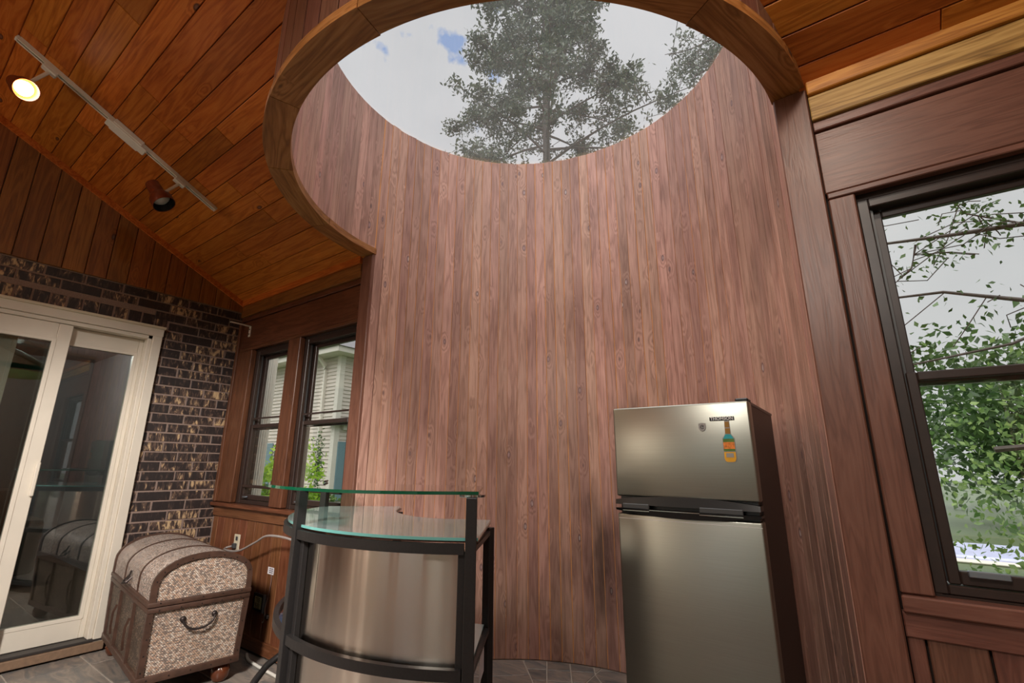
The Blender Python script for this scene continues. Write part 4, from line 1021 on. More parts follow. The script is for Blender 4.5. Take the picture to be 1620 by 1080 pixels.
# curved foot brace at the left end of the bar, small round stool behind it
br0 = Vector((-1.25, -.22, .22))-Vector((BC.x, BC.y, 0))
def q3(x, y, z): return (x-BC.x, y-BC.y, z)
MB().tube([q3(-1.285, -.075, .215), q3(-1.36, -.11, .205), q3(-1.43, -.17, .175), q3(-1.44, -.25, .135), q3(-1.40, -.33, .095), q3(-1.34, -.41, .055), q3(-1.27, -.48, .018)], .017, 10).build('foot_brace', 'black_steel', bar, True)
st = empty('stool', (-1.405, -.135, 0), label='small round stool with a glossy blue-black seat behind the left end of the bar', category='stool')
MB().lathe([(.001, .285), (.085, .285), (.102, .295), (.108, .320), (.104, .350), (.08, .368), (.001, .374)], 32).build('seat', 'vinyl_blue', st, True)
MB().lathe([(.014, .02), (.016, .285)], 16).build('column', 'chrome', st, True)
MB().lathe([(.001, 0), (.10, 0), (.102, .006), (.09, .014), (.03, .022), (.001, .024)], 32).build('base', 'black_steel', st, True)

# ================================================================== TRUNK
TL_, TW = 1.02, .49; ZB0, ZRIM, ZS, ZAP = .10, .447, .540, .676
tk = empty('trunk', (-2.24, -.43, 0), D(-7), 'woven rattan trunk with a domed lid, wooden edging and bun feet in the corner', 'trunk')
hl, hwd = TL_/2, TW/2
def uvbox(name, x0, x1, y0, y1, z0, z1, mats, parent, taper=0):
    """box whose UVs are in metres; mats: dict face-> material"""
    X0b, X1b = x0+taper, x1-taper
    V = [(X0b, y0+taper*.3, z0), (X1b, y0+taper*.3, z0), (X1b, y1-taper*.3, z0), (X0b, y1-taper*.3, z0), (x0, y0, z1), (x1, y0, z1), (x1, y1, z1), (x0, y1, z1)]
    Fc = [(3, 2, 1, 0), (4, 5, 6, 7), (0, 1, 5, 4), (1, 2, 6, 5), (2, 3, 7, 6), (3, 0, 4, 7)]
    me = bpy.data.meshes.new(name); me.from_pydata(V, [], Fc); me.update()
    uv = me.uv_layers.new(name='UVMap'); ax = [(0, 1), (0, 1), (0, 2), (1, 2), (0, 2), (1, 2)]
    for pi_, p in enumerate(me.polygons):
        for li in p.loop_indices:
            co = V[me.loops[li].vertex_index]; uv.data[li].uv = (co[ax[pi_][0]], co[ax[pi_][1]])
    for m in mats: me.materials.append(MATS[m])
    idx = [0, 0, 0, 1, 0, 1]
    for p, i in zip(me.polygons, idx): p.material_index = i
    o = bpy.data.objects.new(name, me); link(o, parent); return o
TP = .03
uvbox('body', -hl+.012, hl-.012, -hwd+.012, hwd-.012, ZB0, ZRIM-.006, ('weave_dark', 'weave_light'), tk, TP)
# lid: vertical skirt and dome
lid = bpy.data.objects.new('lid', None); C.objects.link(lid); lid.parent = tk; lid.location = (0, 0, 0)
def dome_prof(ry, zs, rise, n=18):
    return [(-ry*math.cos(PI*i/n), zs+rise*math.sin(PI*i/n)**.9) for i in range(n+1)]
prof = [(-hwd+.010, ZRIM+.004)] + dome_prof(hwd-.010, ZS, ZAP-ZS) + [(hwd-.010, ZRIM+.004)]
me = bpy.data.meshes.new('lid_shell'); V = []; Fc = []; uvs = []
s_ = 0; Ls = [0]
for a_, b_ in zip(prof, prof[1:]): s_ += math.hypot(b_[0]-a_[0], b_[1]-a_[1]); Ls.append(s_)
n = len(prof)
V = [(-hl+.010, y, z) for y, z in prof]+[(hl-.010, y, z) for y, z in prof]
Fc = [(i, i+n, i+1+n, i+1) for i in range(n-1)] + [tuple(range(n))] + [tuple(range(2*n-1, n-1, -1))] + [(0, n-1, 2*n-1, n)]
me.from_pydata(V, [], Fc); me.update(); uv = me.uv_layers.new(name='UVMap')
for pi_, p in enumerate(me.polygons):
    for li in p.loop_indices:
        vi = me.loops[li].vertex_index; co = V[vi]
        uv.data[li].uv = (co[0], Ls[vi % n]) if pi_ < n-1 else (co[1], co[2])
    p.material_index = 0 if pi_ < n-1 else 1
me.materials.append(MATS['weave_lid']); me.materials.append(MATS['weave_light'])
bm = bmesh.new(); bm.from_mesh(me); bmesh.ops.recalc_face_normals(bm, faces=bm.faces); bm.to_mesh(me); bm.free()
o = bpy.data.objects.new('woven_shell', me); link(o, lid)
# edging of body
mb = MB(); e_ = .017
def bt(x0, x1, y0, y1, z0, z1): mb.box(x0, x1, y0, y1, z0, z1, .004, 2)
def tap(z): return TP*(1-(z-ZB0)/(ZRIM-ZB0))
for sx in (-1, 1):
    for sy in (-1, 1):
        xb, xt = sx*(hl-TP-.004), sx*(hl-.004); yb_, yt_ = sy*(hwd-TP*.3-.004), sy*(hwd-.004)
        bm = mb.bm; w_ = .027; lo_ = []; hi_ = []
        for dx, dy in ((0, 0), (-sx*w_, 0), (-sx*w_, -sy*w_), (0, -sy*w_)):
            lo_.append(bm.verts.new((xb+dx+sx*.004, yb_+dy+sy*.004, ZB0))); hi_.append(bm.verts.new((xt+dx+sx*.004, yt_+dy+sy*.004, ZRIM-.004)))
        bm.faces.new(lo_); bm.faces.new(hi_[::-1])
        for k in range(4): bm.faces.new((lo_[k], lo_[(k+1) % 4], hi_[(k+1) % 4], hi_[k]))
bt(-hl, hl, -hwd-.002, -hwd+.03, ZRIM-.027, ZRIM-.003); bt(-hl, hl, hwd-.03, hwd+.002, ZRIM-.027, ZRIM-.003); bt(-hl-.002, -hl+.03, -hwd, hwd, ZRIM-.027, ZRIM-.003); bt(hl-.03, hl+.002, -hwd, hwd, ZRIM-.027, ZRIM-.003)
q_ = TP
bt(-hl+q_-.004, hl-q_+.004, -hwd+.004, -hwd+.034, ZB0-.008, ZB0+.026); bt(-hl+q_-.004, hl-q_+.004, hwd-.034, hwd-.004, ZB0-.008, ZB0+.026); bt(-hl+q_-.006, -hl+q_+.03, -hwd+.006, hwd-.006, ZB0-.008, ZB0+.026); bt(hl-q_-.03, hl-q_+.006, -hwd+.006, hwd-.006, ZB0-.008, ZB0+.026)
mb.build('edging', 'strap_leather', tk, True)
# edging of lid: rim frame, arched end bands
mb = MB()
bt(-hl-.003, hl+.003, -hwd-.004, -hwd+.026, ZRIM, ZRIM+.023); bt(-hl-.003, hl+.003, hwd-.026, hwd+.004, ZRIM, ZRIM+.023); bt(-hl-.005, -hl+.026, -hwd, hwd, ZRIM, ZRIM+.023); bt(hl-.026, hl+.005, -hwd, hwd, ZRIM, ZRIM+.023)
def band_arch(xc, w, out, inn_, mb, z0=ZRIM+.004):
    bm = mb.bm; P = []
    po_ = [(-hwd+.010-out, z0)] + dome_prof(hwd-.010+out, ZS, ZAP-ZS+out) + [(hwd-.010+out, z0)]
    pi2 = [(-hwd+.010+inn_, z0)] + dome_prof(hwd-.010-inn_, ZS, ZAP-ZS-inn_) + [(hwd-.010-inn_, z0)]
    for (y0_, za), (y1_, zb_) in zip(po_, pi2): P.append([bm.verts.new(p) for p in ((xc-w/2, y0_, za), (xc+w/2, y0_, za), (xc+w/2, y1_, zb_), (xc-w/2, y1_, zb_))])
    for A_, B_ in zip(P, P[1:]):
        for k in range(4): bm.faces.new((A_[k], A_[(k+1) % 4], B_[(k+1) % 4], B_[k]))
    bm.faces.new(P[0]); bm.faces.new(P[-1][::-1])
band_arch(hl-.010, .022, .009, .018, mb); band_arch(-hl+.010, .022, .010, .024, mb)
mb.build('edging', 'strap_leather', lid, True)
for xc in (-.17, .19):
    mb = MB(); band_arch(xc, .018, .005, .002, mb); mb.build('strap', 'strap_leather', lid, True)
    mb = MB(); bm = mb.bm
    lo_ = [bm.verts.new(p) for p in ((xc-.011, -hwd+.004, ZB0+.02), (xc+.011, -hwd+.004, ZB0+.02), (xc+.011, -hwd+.020, ZB0+.02), (xc-.011, -hwd+.020, ZB0+.02))]
    hi_ = [bm.verts.new(p) for p in ((xc-.011, -hwd-.002, ZRIM-.03), (xc+.011, -hwd-.002, ZRIM-.03), (xc+.011, -hwd+.014, ZRIM-.03), (xc-.011, -hwd+.014, ZRIM-.03))]
    bm.faces.new(lo_); bm.faces.new(hi_)
    for k in range(4): bm.faces.new((lo_[k], lo_[(k+1) % 4], hi_[(k+1) % 4], hi_[k]))
    mb.build('strap', 'strap_leather', tk)
    # loose leather tongue hanging from the strap
    mb = MB(); mb.tube([(xc-.004, -hwd-.004, ZB0+.24), (xc-.008, -hwd-.016, ZB0+.20), (xc-.016, -hwd-.014, ZB0+.13), (xc-.030, -hwd-.006, ZB0+.08)], 0, rect=(.012, .004)); mb.build('buckle_strap', 'strap_leather', tk)
# latch
mb = MB(); mb.tube([(-.03, -hwd+.002, ZS-.02), (-.035, -hwd-.02, ZS-.045), (0, -hwd-.032, ZS-.052), (.035, -hwd-.02, ZS-.045), (.03, -hwd+.002, ZS-.02)], .006, 8); mb.tube([(0, -hwd+.002, ZS+.01), (0, -hwd-.012, ZS-.05)], .005, 8); o = mb.build('latch', 'iron', lid, True)
# ring handle on the end
hz = ZRIM-.085; hx = hl-.012+.002-.006
hd = empty('handle', (0, 0, 0)); hd.parent = tk
mb = MB(); mb.tube([(hx+.012+.010*math.sin(t_), .075*math.cos(t_)*1.0, hz-.052*math.sin(t_)) for t_ in np.linspace(0, PI, 15)], .0058, 10); mb.build('bail', 'iron', hd, True)
for s in (-1, 1): MB().lathe([(.001, 0), (.015, 0), (.014, .006), (.008, .012), (.001, .014)], 16, Matrix.Translation((hx-.002, s*.075, hz+.002)) @ Matrix.Rotation(PI/2, 4, 'Y')).build('rosette', 'iron', hd, True)
# nail heads
mb = MB()
def nail(x, y, z, ax='X'):
    mw = Matrix.Translation((x, y, z)) @ (Matrix.Rotation(PI/2, 4, 'Y') if ax == 'X' else Matrix.Rotation(PI/2, 4, 'X'))
    mb.lathe([(.0001, .003), (.003, .0022), (.004, 0), (.004, -.002)], 8, mw)
for k in range(5):
    y = -hwd+.05+k*(TW-.1)/4; nail(hl+.002, y, ZRIM-.018); nail(hl+.005, y, ZRIM+.016); nail(hl-q_+.006, y, ZB0+.01)
for i in range(1, 18, 2):
    yq, zq = dome_prof(hwd-.016, ZS, ZAP-ZS-.008)[i]; nail(hl+.001, yq, zq)
for k in range(4):
    zz = ZB0+.05+k*.075
    for s in (-1, 1): nail(hl-tap(zz)-.0, s*(hwd-.02), zz)
mb.build('nail_heads', 'iron', tk, True, kind='stuff')
for sx in (-1, 1):
    for sy in (-1, 1):
        MB().lathe([(.012, 0), (.034, .006), (.046, .026), (.050, .048), (.044, .070), (.030, .086), (.022, .094)], 24, Matrix.Translation((sx*(hl-.085), sy*(hwd-.075), 0))).build('foot', 'bun_foot', tk, True)

# ================================================================== SMALL THINGS ON THE WALLS
ou = empty('wall_outlet', (-2.43, -.001, .615), label='ivory wall outlet with a grey plug above the trunk', category='outlet')
MB().box(-.040, .040, -.008, 0, -.052, .052, .003).build('plate', 'ivory_plate', ou); MB().box(-.018, .016, -.030, -.008, -.040, -.006, .004).build('plug', 'grey_plastic', ou)
for dz in (.024,): MB().box(-.015, .015, -.010, -.006, dz-.014, dz+.014, .003).build('socket', 'grey_plastic', ou)
def cable(name, pts, r, mat, label, cat='cable'):
    P = [Vector(p) for p in pts]; out_ = []
    for i in range(len(P)-1):
        p0, p1, p2, p3 = P[max(i-1, 0)], P[i], P[i+1], P[min(i+2, len(P)-1)]
        for k in range(8):
            t_ = k/8; out_.append(.5*((2*p1)+(-p0+p2)*t_+(2*p0-5*p1+4*p2-p3)*t_*t_+(-p0+3*p1-3*p2+p3)*t_**3))
    out_.append(P[-1]); return tag(MB().tube(out_, r, 8).build(name, mat, None, True), label, cat)
cable('power_cable', [(-2.440, -.032, .590), (-2.47, -.06, .578), (-2.38, -.10, .580), (-2.16, -.12, .600), (-1.94, -.13, .675), (-1.80, -.14, .725), (-1.62, -.14, .735), (-1.42, -.15, .725)], .0068, 'cable_grey', 'grey flexible cable sagging from the outlet towards the bar')
cable('floor_cable', [(-2.02, -.050, .012), (-1.93, -.085, .010), (-1.80, -.098, .010), (-1.60, -.105, .010), (-1.40, -.12, .010), (-1.28, -.20, .010)], .0085, 'cable_white', 'white cable lying on the slate floor behind the trunk')
sk = empty('paper_sticker', (-1.943, -.002, .489), label='small white printed sticker on the brown boards under the window', category='sticker')
MB().box(-.036, .036, -.001, 0, -.021, .021).build('paper', 'paper', sk)
mb = MB()
for k in range(5):
    for j in range(3): 
        if rng.random() < .85: mb.box(-.030+k*.012, -.030+k*.012+.009, -.0016, -.001, -.013+j*.011, -.013+j*.011+.006)
mb.build('print', 'print_dark', sk)
th = empty('digital_thermometer', (-2.02, -.002, .295), label='small black square digital thermometer on the boards beside the trunk', category='thermometer')
MB().box(-.066, .066, -.018, 0, -.052, .052, .006, 2).build('case', 'black_plastic', th, True); MB().box(.052, .068, -.020, -.002, -.054, .054, .004).build('edge', 'grey_plastic', th)
sc_ = MB().box(-.040, .040, -.0195, -.017, -.034, .034).build('display', 'lcd', th)
mb = MB()
def seg7(x, z, w, h, digit):
    S = {'0': 'abcdef', '1': 'bc', '2': 'abged', '3': 'abgcd', '4': 'fgbc', '5': 'afgcd', '6': 'afgedc', '7': 'abc', '8': 'abcdefg', '9': 'abfgcd'}[digit]; t_ = w*.2
    R_ = {'a': (x, x+w, z+h-t_, z+h), 'd': (x, x+w, z, z+t_), 'g': (x, x+w, z+h/2-t_/2, z+h/2+t_/2), 'f': (x, x+t_, z+h/2, z+h), 'b': (x+w-t_, x+w, z+h/2, z+h), 'e': (x, x+t_, z, z+h/2), 'c': (x+w-t_, x+w, z, z+h/2)}
    for s in S: a_, b_, c_, d_ = R_[s]; mb.box(a_, b_, -.0203, -.0195, c_, d_)
for i_, d_ in enumerate('73'): seg7(-.030+i_*.030, .004, .021, .025, d_)
for i_, d_ in enumerate('58'): seg7(-.030+i_*.030, -.030, .021, .027, d_)
mb.build('digits', 'lcd_ink', sc_)
hk = empty('cord_cleat', (-1.918, -.001, .228), label='small metal hook with a cord end screwed to the boards near the bar', category='hook')
MB().lathe([(.001, .002), (.016, 0), (.018, -.006), (.010, -.016), (.001, -.018)], 14, Matrix.Rotation(-PI/2, 4, 'X')).build('knob', 'iron', hk, True)
MB().tube([(-.016, -.012, .012), (-.020, -.014, -.03), (-.034, -.012, -.036)], .004, 8).build('hook', 'cable_grey', hk, True)
cable('thin_cord', [(-1.925, -.006, .470), (-1.915, -.008, .42), (-1.93, -.008, .34), (-1.945, -.010, .27), (-1.93, -.012, .235)], .0028, 'cable_brown', 'thin brown cord hanging on the boards from the sticker to the hook', 'cord')
br_ = empty('blind_bracket', (-2.70, -.003, 2.21), label='white L-shaped bracket high in the corner above the left window', category='bracket')
mb = MB(); mb.box(-.014, .014, -.006, 0, -.046, .048, .001); mb.build('back_plate', 'white_metal', br_)
MB().box(-.014, .014, -.165, 0, .042, .048, .001).build('arm', 'white_metal', br_)
for dz in (.018, -.022): MB().lathe([(.001, 0), (.006, 0), (.005, .003), (.001, .004)], 10, Matrix.Translation((0, -.006, dz)) @ Matrix.Rotation(PI/2, 4, 'X')).build('screw', 'iron', br_)

# ================================================================== OUTSIDE
GZ = -.25
gr = MB().box(-60, 60, .35+CY+RI, 90, GZ-.1, GZ); 
bm = gr.bm
gr.box(-60, XL-4.6, -60, .35+CY+RI, GZ-.1, GZ); gr.box(XR+.25, 60, -60, .35+CY+RI, GZ-.1, GZ); gr.box(XL-4.6, XR+.25, -60, YF-.25, GZ-.1, GZ)
gr.box(XL-.3+.0, XR+.25, .14, .35+CY+RI, GZ-.1, GZ)
ground = tag(gr.build('ground', 'grass'), 'green lawn around the house', 'lawn', kind='structure')

def leaves(name, centers, size, mat, parent=None, mode='leaf', jitter=.3, **props):
    """a cloud of small leaf blades, one mesh; centers (N,3)"""
    cts = np.asarray(centers, float); n = len(cts)
    d = rng.normal(size=(n, 3)); d /= np.linalg.norm(d, axis=1)[:, None]
    e = rng.normal(size=(n, 3)); e -= (e*d).sum(1)[:, None]*d; e /= np.linalg.norm(e, axis=1)[:, None]
    f = np.cross(d, e)
    s = size*(1+rng.uniform(-jitter, jitter, n))[:, None]
    if mode == 'leaf':
        V = np.stack([cts-d*s*.5, cts-d*s*.1+e*s*.28+f*s*.06, cts+d*s*.5, cts-d*s*.1-e*s*.28+f*s*.06], 1).reshape(-1, 3)
        idx = np.arange(n*4).reshape(-1, 4); faces = np.concatenate([idx[:, [0, 1, 2]], idx[:, [0, 2, 3]]])
    else:
        V = np.stack([cts, cts+d*s*.6+e*s*.2, cts+d*s, cts+d*s*.6-e*s*.2], 1).reshape(-1, 3); idx = np.arange(n*4).reshape(-1, 4); faces = idx
    k = faces.shape[1]
    me = bpy.data.meshes.new(name); me.vertices.add(len(V)); me.vertices.foreach_set('co', V.ravel())
    me.loops.add(faces.size); me.loops.foreach_set('vertex_index', faces.ravel().astype(np.int32)); me.polygons.add(len(faces)); me.polygons.foreach_set('loop_start', np.arange(0, faces.size, k, dtype=np.int32)); me.update(calc_edges=True); me.validate()
    me.materials.append(MATS[mat]); o = bpy.data.objects.new(name, me); link(o, parent)
    for kk, vv in props.items(): o[kk] = vv
    return o

# --- big conifer over the skylight
def conifer(loc, h, h0, rad, label, seed, nbr=72, tufts=14, dens=70, tsize=.13, trunk_r=.17):
    r_ = np.random.default_rng(seed)
    t = empty('conifer_tree', loc, label=label, category='tree')
    MB().tube([(0, 0, h*i/10) for i in range(11)], [trunk_r*(1-.9*i/10)+.01 for i in range(11)], 10).build('trunk', 'bark', t, True)
    bt_ = MB(); pts = []
    for i in range(nbr):
        z = h0+(h-h0)*(i/nbr)**1.05; a = i*2.399+r_.uniform(-.3, .3); fr_ = (z-h0)/(h-h0)
        Lb = rad*(1-fr_)**.75*r_.uniform(.55, 1.12)+.25
        p0 = np.array([0, 0, z]); dirh = np.array([math.cos(a), math.sin(a), 0]); rise = .25+.35*fr_
        P = []
        for q in range(6):
            u = q/5; P.append(p0+dirh*Lb*u+np.array([0, 0, rise*Lb*u-.28*Lb*u*u*(1-fr_)]))
        bt_.tube([tuple(p) for p in P], [.045*(1-u/6)*(1-.6*fr_) for u in range(6)], 5)
        side = np.array([-dirh[1], dirh[0], 0])
        for k in range(tufts):
            u = .22+.78*r_.random()**.8; b = P[0]+(P[-1]-P[0])*u; b = b+np.array([0, 0, -.0+.07*Lb*math.sin(PI*u)])
            off = side*r_.uniform(-1, 1)*Lb*.34*(1.15-u)+np.array([0, 0, r_.uniform(-.10, .22)])
            q_ = b+off
            if r_.random() < .5: bt_.tube([tuple(b), tuple(q_)], .010, 3)
            m = int(dens*r_.uniform(.6, 1.4))
            pts.append(q_+r_.normal(size=(m, 3))*np.array([.13, .13, .085]))
    bt_.build('branches', 'bark', t)
    leaves('foliage', np.concatenate(pts), tsize, 'needle_green', t, 'needle', kind='stuff')
    return t
conifer((-4.75, 8.35, GZ), 19.5, 7.6, 4.4, 'tall evergreen tree rising behind the house above the skylight', 5)
# bare-twigged branch end of a second tree at the right of the skylight
t = empty('conifer_tree', (.3, 13.6, GZ), label='sparse evergreen whose twiggy limb crosses the right edge of the skylight', category='tree')
MB().tube([(0, 0, 0), (.1, 0, 6), (0, .1, 13), (0, 0, 20)], [.25, .2, .13, .03], 8).build('trunk', 'bark', t, True)
bt_ = MB(); pts = []; r_ = np.random.default_rng(3)
for i in range(16):
    z = 11.8+i*.30; a = r_.uniform(2.7, 3.9); Lb = r_.uniform(1.8, 3.3); d_ = np.array([math.cos(a), math.sin(a), -.10]); P = [np.array([0, 0, z])+d_*Lb*q/6+np.array([0, 0, .12*math.sin(q)]) for q in range(7)]
    bt_.tube([tuple(p) for p in P], [.05*(1-q/7.5) for q in range(7)], 5)
    for k in range(11):
        u = .35+.65*r_.random(); b = P[0]+(P[-1]-P[0])*u; e_ = b+r_.normal(size=3)*np.array([.5, .5, .45]); bt_.tube([tuple(b), tuple((b+e_)/2+r_.normal(size=3)*.05), tuple(e_)], .012, 3)
        if r_.random() < .75: pts.append(e_+r_.normal(size=(34, 3))*.14)
bt_.build('branches', 'bark', t); leaves('foliage', np.concatenate(pts), .15, 'needle_green', t, 'needle', kind='stuff')

# --- broadleaf growth outside the right window
def limb_tree(loc, limbs, leafn, lsize, mat, label, name='broadleaf_tree', spread=.16, trunk=None, twig='twig_dark', seed=1, sprays=7):
    r_ = np.random.default_rng(seed); t = empty(name, loc, label=label, category='tree'); mb = MB(); pts = []
    if trunk: mb.tube(trunk, [.09, .07, .05, .03][:len(trunk)], 8)
    for pts_, rad in limbs:
        P = [np.array(p, float) for p in pts_]; m = len(P)
        mb.tube([tuple(p) for p in P], [rad*(1-.75*i/(m-1)) for i in range(m)], 6)
        for k in range(sprays):
            u = r_.uniform(.15, 1)*(m-1); i = min(int(u), m-2); b = P[i]+(P[i+1]-P[i])*(u-i)
            e_ = b+r_.normal(size=3)*np.array([.22, .22, .20]); mb.tube([tuple(b), tuple((b+e_)/2+r_.normal(size=3)*.03), tuple(e_)], .004, 3)
            q = int(leafn*r_.uniform(.4, 1.4)); tt = r_.random((q, 1)); pts.append(b+(e_-b)*tt+r_.normal(size=(q, 3))*spread*.4)
    mb.build('branches', twig, t)
    if pts: leaves('foliage', np.concatenate(pts), lsize, mat, t, 'leaf', kind='stuff')
    return t
limb_tree((2.5, 2.6, GZ), [
    ([(.9, .3, 2.55), (.35, .1, 2.78), (-.2, 0, 3.02), (-.55, 0, 3.04), (-1.15, -.1, 3.06)], .030),
    ([(.9, .2, 2.3), (.3, .1, 2.46), (-.3, 0, 2.50), (-.65, .1, 2.66), (-1.2, .1, 2.68)], .024),
    ([(.6, .2, 2.2), (.0, .1, 2.40), (-.4, 0, 2.22), (-1.15, 0, 2.10)], .020),
    ([(.6, 0, 4.2), (.2, 0, 3.75), (-.25, 0, 3.55), (-.4, 0, 3.45)], .014),
    ([(-.2, 0, 3.02), (-.45, .05, 3.2), (-.5, 0, 3.3)], .008),
    ([(-.6, .02, 1.55), (0, 0, 1.62), (.8, .2, 1.5)], .022),
    ([(-1.0, -.1, 3.35), (-1.15, 0, 3.42), (-1.3, 0, 3.5)], .005),
    ([(-.75, 0, 3.02), (-.8, 0, 2.85), (-.95, 0, 2.72)], .010)], 16, .045, 'leaf_dark', 'tree with thin bending limbs and small leaves close outside the right window', trunk=[(.9, .3, 0), (.95, .3, 1.2), (.9, .25, 2.3), (.9, .3, 3.2)], seed=4, sprays=8)
def bush(loc, n, size, dims, mat, label, name='shrub', seed=1, stems=9, cat='shrub', zmin=.02):
    r_ = np.random.default_rng(seed); t = empty(name, loc, label=label, category=cat); mb = MB(); cl_ = []
    for k in range(stems):
        a = r_.uniform(0, 2*PI); rr = r_.uniform(.2, .9); e_ = np.array([dims[0]*rr*math.cos(a), dims[1]*rr*math.sin(a), dims[2]*r_.uniform(.55, 1)])
        mb.tube([(e_[0]*.08, e_[1]*.08, 0), (e_[0]*.45, e_[1]*.4, e_[2]*.5), tuple(e_)], [.012, .009, .004], 5); cl_.append(e_); cl_.append(e_*np.array([.6, .6, .65]))
    mb.build('stems', 'twig_dark', t)
    per = n//(len(cl_)+1); P = [c+r_.normal(size=(per, 3))*np.array(dims)*np.array([.22, .22, .16]) for c in cl_]
    P = np.concatenate(P); P = P[P[:, 2] > zmin]
    leaves('foliage', P, size, mat, t, 'leaf', kind='stuff'); return t
bush((3.1, 4.1, GZ), 9500, .062, (1.9, 1.0, 1.95), 'leaf_green', 'bright green leafy shrub filling the lower half of the right window', seed=11, stems=18, zmin=.25)
bush((2.3, 3.4, GZ), 1500, .055, (.95, .45, .70), 'leaf_green', 'low leafy shrub at the bottom of the right window', seed=17, stems=9, zmin=.1)
bush((6.6, 6.4, GZ), 8000, .10, (2.4, 1.4, 2.5), 'leaf_green', 'broad green shrub behind the near one outside the right window', seed=12, stems=16, zmin=.6)
bush((5.6, 17.0, GZ), 6500, .24, (3.6, 2.0, 4.4), 'leaf_dark', 'grey-green trees across the lawn beyond the right window', 'tree_clump', 13, 18, 'trees')
bush((12.0, 13.0, GZ), 6500, .24, (4.0, 2.4, 4.3), 'leaf_dark', 'dark distant trees at the far right beyond the pool', 'tree_clump', 14, 18, 'trees')
bush((7.0, 24.5, GZ), 6500, .3, (7.0, 2.2, 5.8), 'leaf_dark', 'hazy far row of trees on the horizon beyond the pool', 'tree_clump', 15, 22, 'trees')
po_ = empty('swimming_pool', (3.5, 10.4, GZ), label='pool with a pale blue-violet cover on the lawn beyond the right window', category='pool')
MB().box(-1.9, 1.9, -1.0, 1.0, 0, .10, .03).build('cover', 'pool_cover', po_); MB().box(-2.1, 2.1, -1.2, 1.2, 0, .05, .02).build('coping', 'house_trim', po_)
# trees behind the camera, seen only in reflections
bush((-5.0, -10.5, GZ), 2600, .35, (3.4, 1.5, 4.2), 'leaf_green', 'green trees beyond the windows behind the camera', 'tree_clump', 21, 12, 'trees')
bush((4.6, -11.5, GZ), 2600, .35, (3.4, 1.5, 4.6), 'leaf_green', 'green trees beyond the right-hand window behind the camera', 'tree_clump', 22, 12, 'trees')
bush((8.5, -3.0, GZ), 2600, .3, (1.5, 3.2, 3.8), 'leaf_green', 'green trees beyond the side windows right of the camera', 'tree_clump', 23, 12, 'trees')

# --- left windows: shrubs, white column, neighbouring house
bush((-5.3, 1.75, GZ), 3000, .085, (.55, .45, 1.30), 'leaf_fresh', 'yellow-green shrub outside the window nearest the brick wall', seed=31, stems=9)
bush((-6.5, 2.95, GZ), 2400, .085, (.50, .40, 1.62), 'leaf_fresh', 'light green shrub outside the second window, behind the glass shelf', seed=33, stems=7)
bush((-8.2, 4.5, GZ), 1400, .10, (.4, .4, .95), 'leaf_green', 'low green shrub at the foot of the neighbouring house', seed=34, stems=7)
bush((-9.5, 5.2, GZ), 900, .07, (.20, .20, 1.7), 'leaf_dark', 'narrow dark evergreen against the neighbouring house', seed=35, stems=6)
cm = empty('porch_column', (-3.50, .62, GZ), label='white fluted column outside the left window', category='column')
mb = MB(); ng = 20; bm = mb.bm; rings = []
for z_ in (.12, 2.9):
    rings.append([bm.verts.new(((.062+(.005 if k % 2 else -.003))*math.cos(2*PI*k/(2*ng)), (.062+(.005 if k % 2 else -.003))*math.sin(2*PI*k/(2*ng)), z_)) for k in range(2*ng)])
for k in range(2*ng): bm.faces.new((rings[0][k], rings[0][(k+1) % (2*ng)], rings[1][(k+1) % (2*ng)], rings[1][k]))
mb.build('shaft', 'white_paint', cm); MB().box(-.09, .09, -.09, .09, 0, .13, .01).build('base', 'white_paint', cm); MB().box(-.09, .09, -.09, .09, 2.88, 2.98, .01).build('capital', 'white_paint', cm)
hc = (-10.2, 6.1)
ho = empty('neighbour_house', (hc[0], hc[1], GZ), label='neighbouring house with cream lap siding and blue-grey shutters', category='house')
HT = 4.35
mb = MB(); mb.box(-12, -.02, .02, 8, 0, HT); mb.build('wall', 'siding', ho)
mb = MB(); bm = mb.bm
z = .25
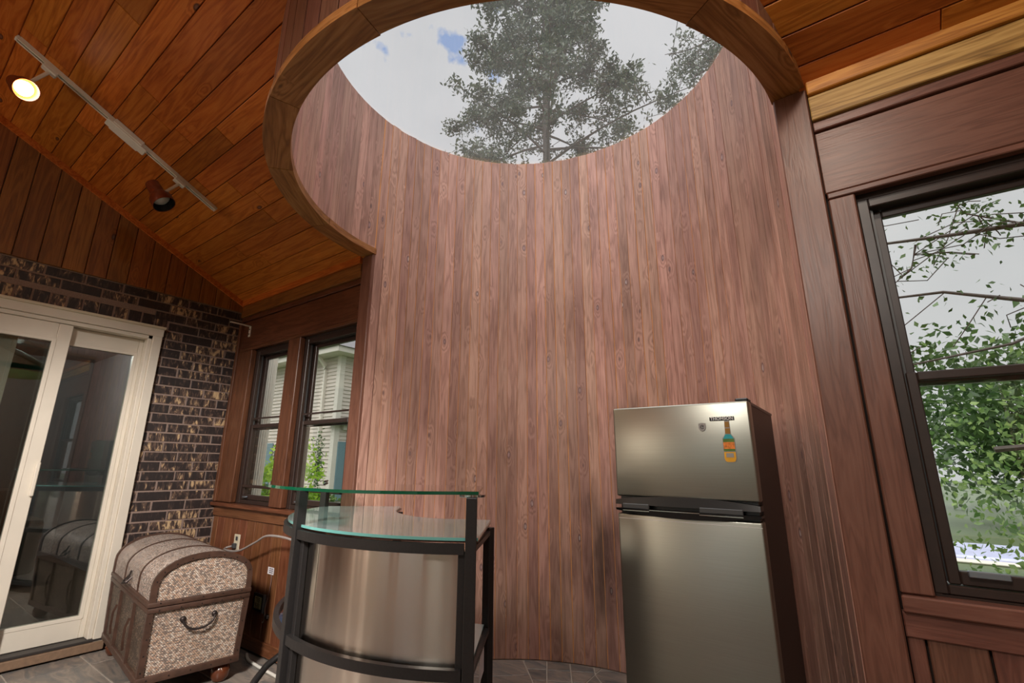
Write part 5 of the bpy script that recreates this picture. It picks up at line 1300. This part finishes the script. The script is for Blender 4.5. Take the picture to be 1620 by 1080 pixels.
while z < HT-.05:
    for (p, q, nx, ny) in (((-12, 0), (-.05, 0), 0, -1), ((0, .05), (0, 8), 1, 0)):
        V = [bm.verts.new(c) for c in ((p[0]+nx*.028, p[1]+ny*.028, z), (q[0]+nx*.028, q[1]+ny*.028, z), (q[0]+nx*.004, q[1]+ny*.004, z+.105), (p[0]+nx*.004, p[1]+ny*.004, z+.105), (p[0], p[1], z), (q[0], q[1], z))]
        bm.faces.new(V[:4]); bm.faces.new((V[0], V[4], V[5], V[1]))
    z += .105
mb.build('siding', 'siding', ho, kind='stuff')
MB().box(-.12, .04, -.04, .12, 0, HT).build('corner_board', 'house_trim', ho)
MB().box(-12.2, .45, -.45, 8.4, HT, HT+.16, .01).build('eave', 'house_trim', ho)
mb = MB(); bm = mb.bm; lo_ = [bm.verts.new(p) for p in ((-12.3, -.5, HT+.16), (.5, -.5, HT+.16), (.5, 8.5, HT+.16), (-12.3, 8.5, HT+.16))]; hi_ = [bm.verts.new(p) for p in ((-8, 3.5, HT+2.2), (-4, 3.5, HT+2.2))]
bm.faces.new((lo_[0], lo_[1], hi_[1], hi_[0])); bm.faces.new((lo_[1], lo_[2], hi_[1])); bm.faces.new((lo_[2], lo_[3], hi_[0], hi_[1])); bm.faces.new((lo_[3], lo_[0], hi_[0])); bm.faces.new(lo_[::-1]); mb.build('roof', 'roof_grey', ho)
mb = MB(); mb.tube([(.0-.62, -.40, HT+.05), (-.62, -.10, HT-.25), (-.62, -.06, HT-.4), (-.62, -.06, .2)], 0, rect=(.09, .07)); mb.build('downspout', 'house_trim', ho)
MB().box(-.2, .25, -.25, 3.0, 2.42, 2.56, .02).build('belt_roof', 'roof_grey', ho); MB().box(0, .10, .2, 3.0, 2.30, 2.42).build('belt_trim', 'house_trim', ho)
for (y0_, y1_) in ((.10, .50), (1.5, 1.9)): MB().box(.028, .07, y0_, y1_, .45, 1.98, .01).build('shutter', 'shutter_blue', ho)
MB().box(.02, .05, .58, 1.42, .5, 1.95, .01).build('window', 'picture_dark', ho)
for x0_ in (-1.50, -3.2): MB().box(x0_-.20, x0_+.2, -.07, -.028, .45, 1.98, .01).build('shutter', 'shutter_blue', ho)
MB().box(-2.9, -1.75, -.05, -.02, .5, 1.95, .01).build('window', 'picture_dark', ho)
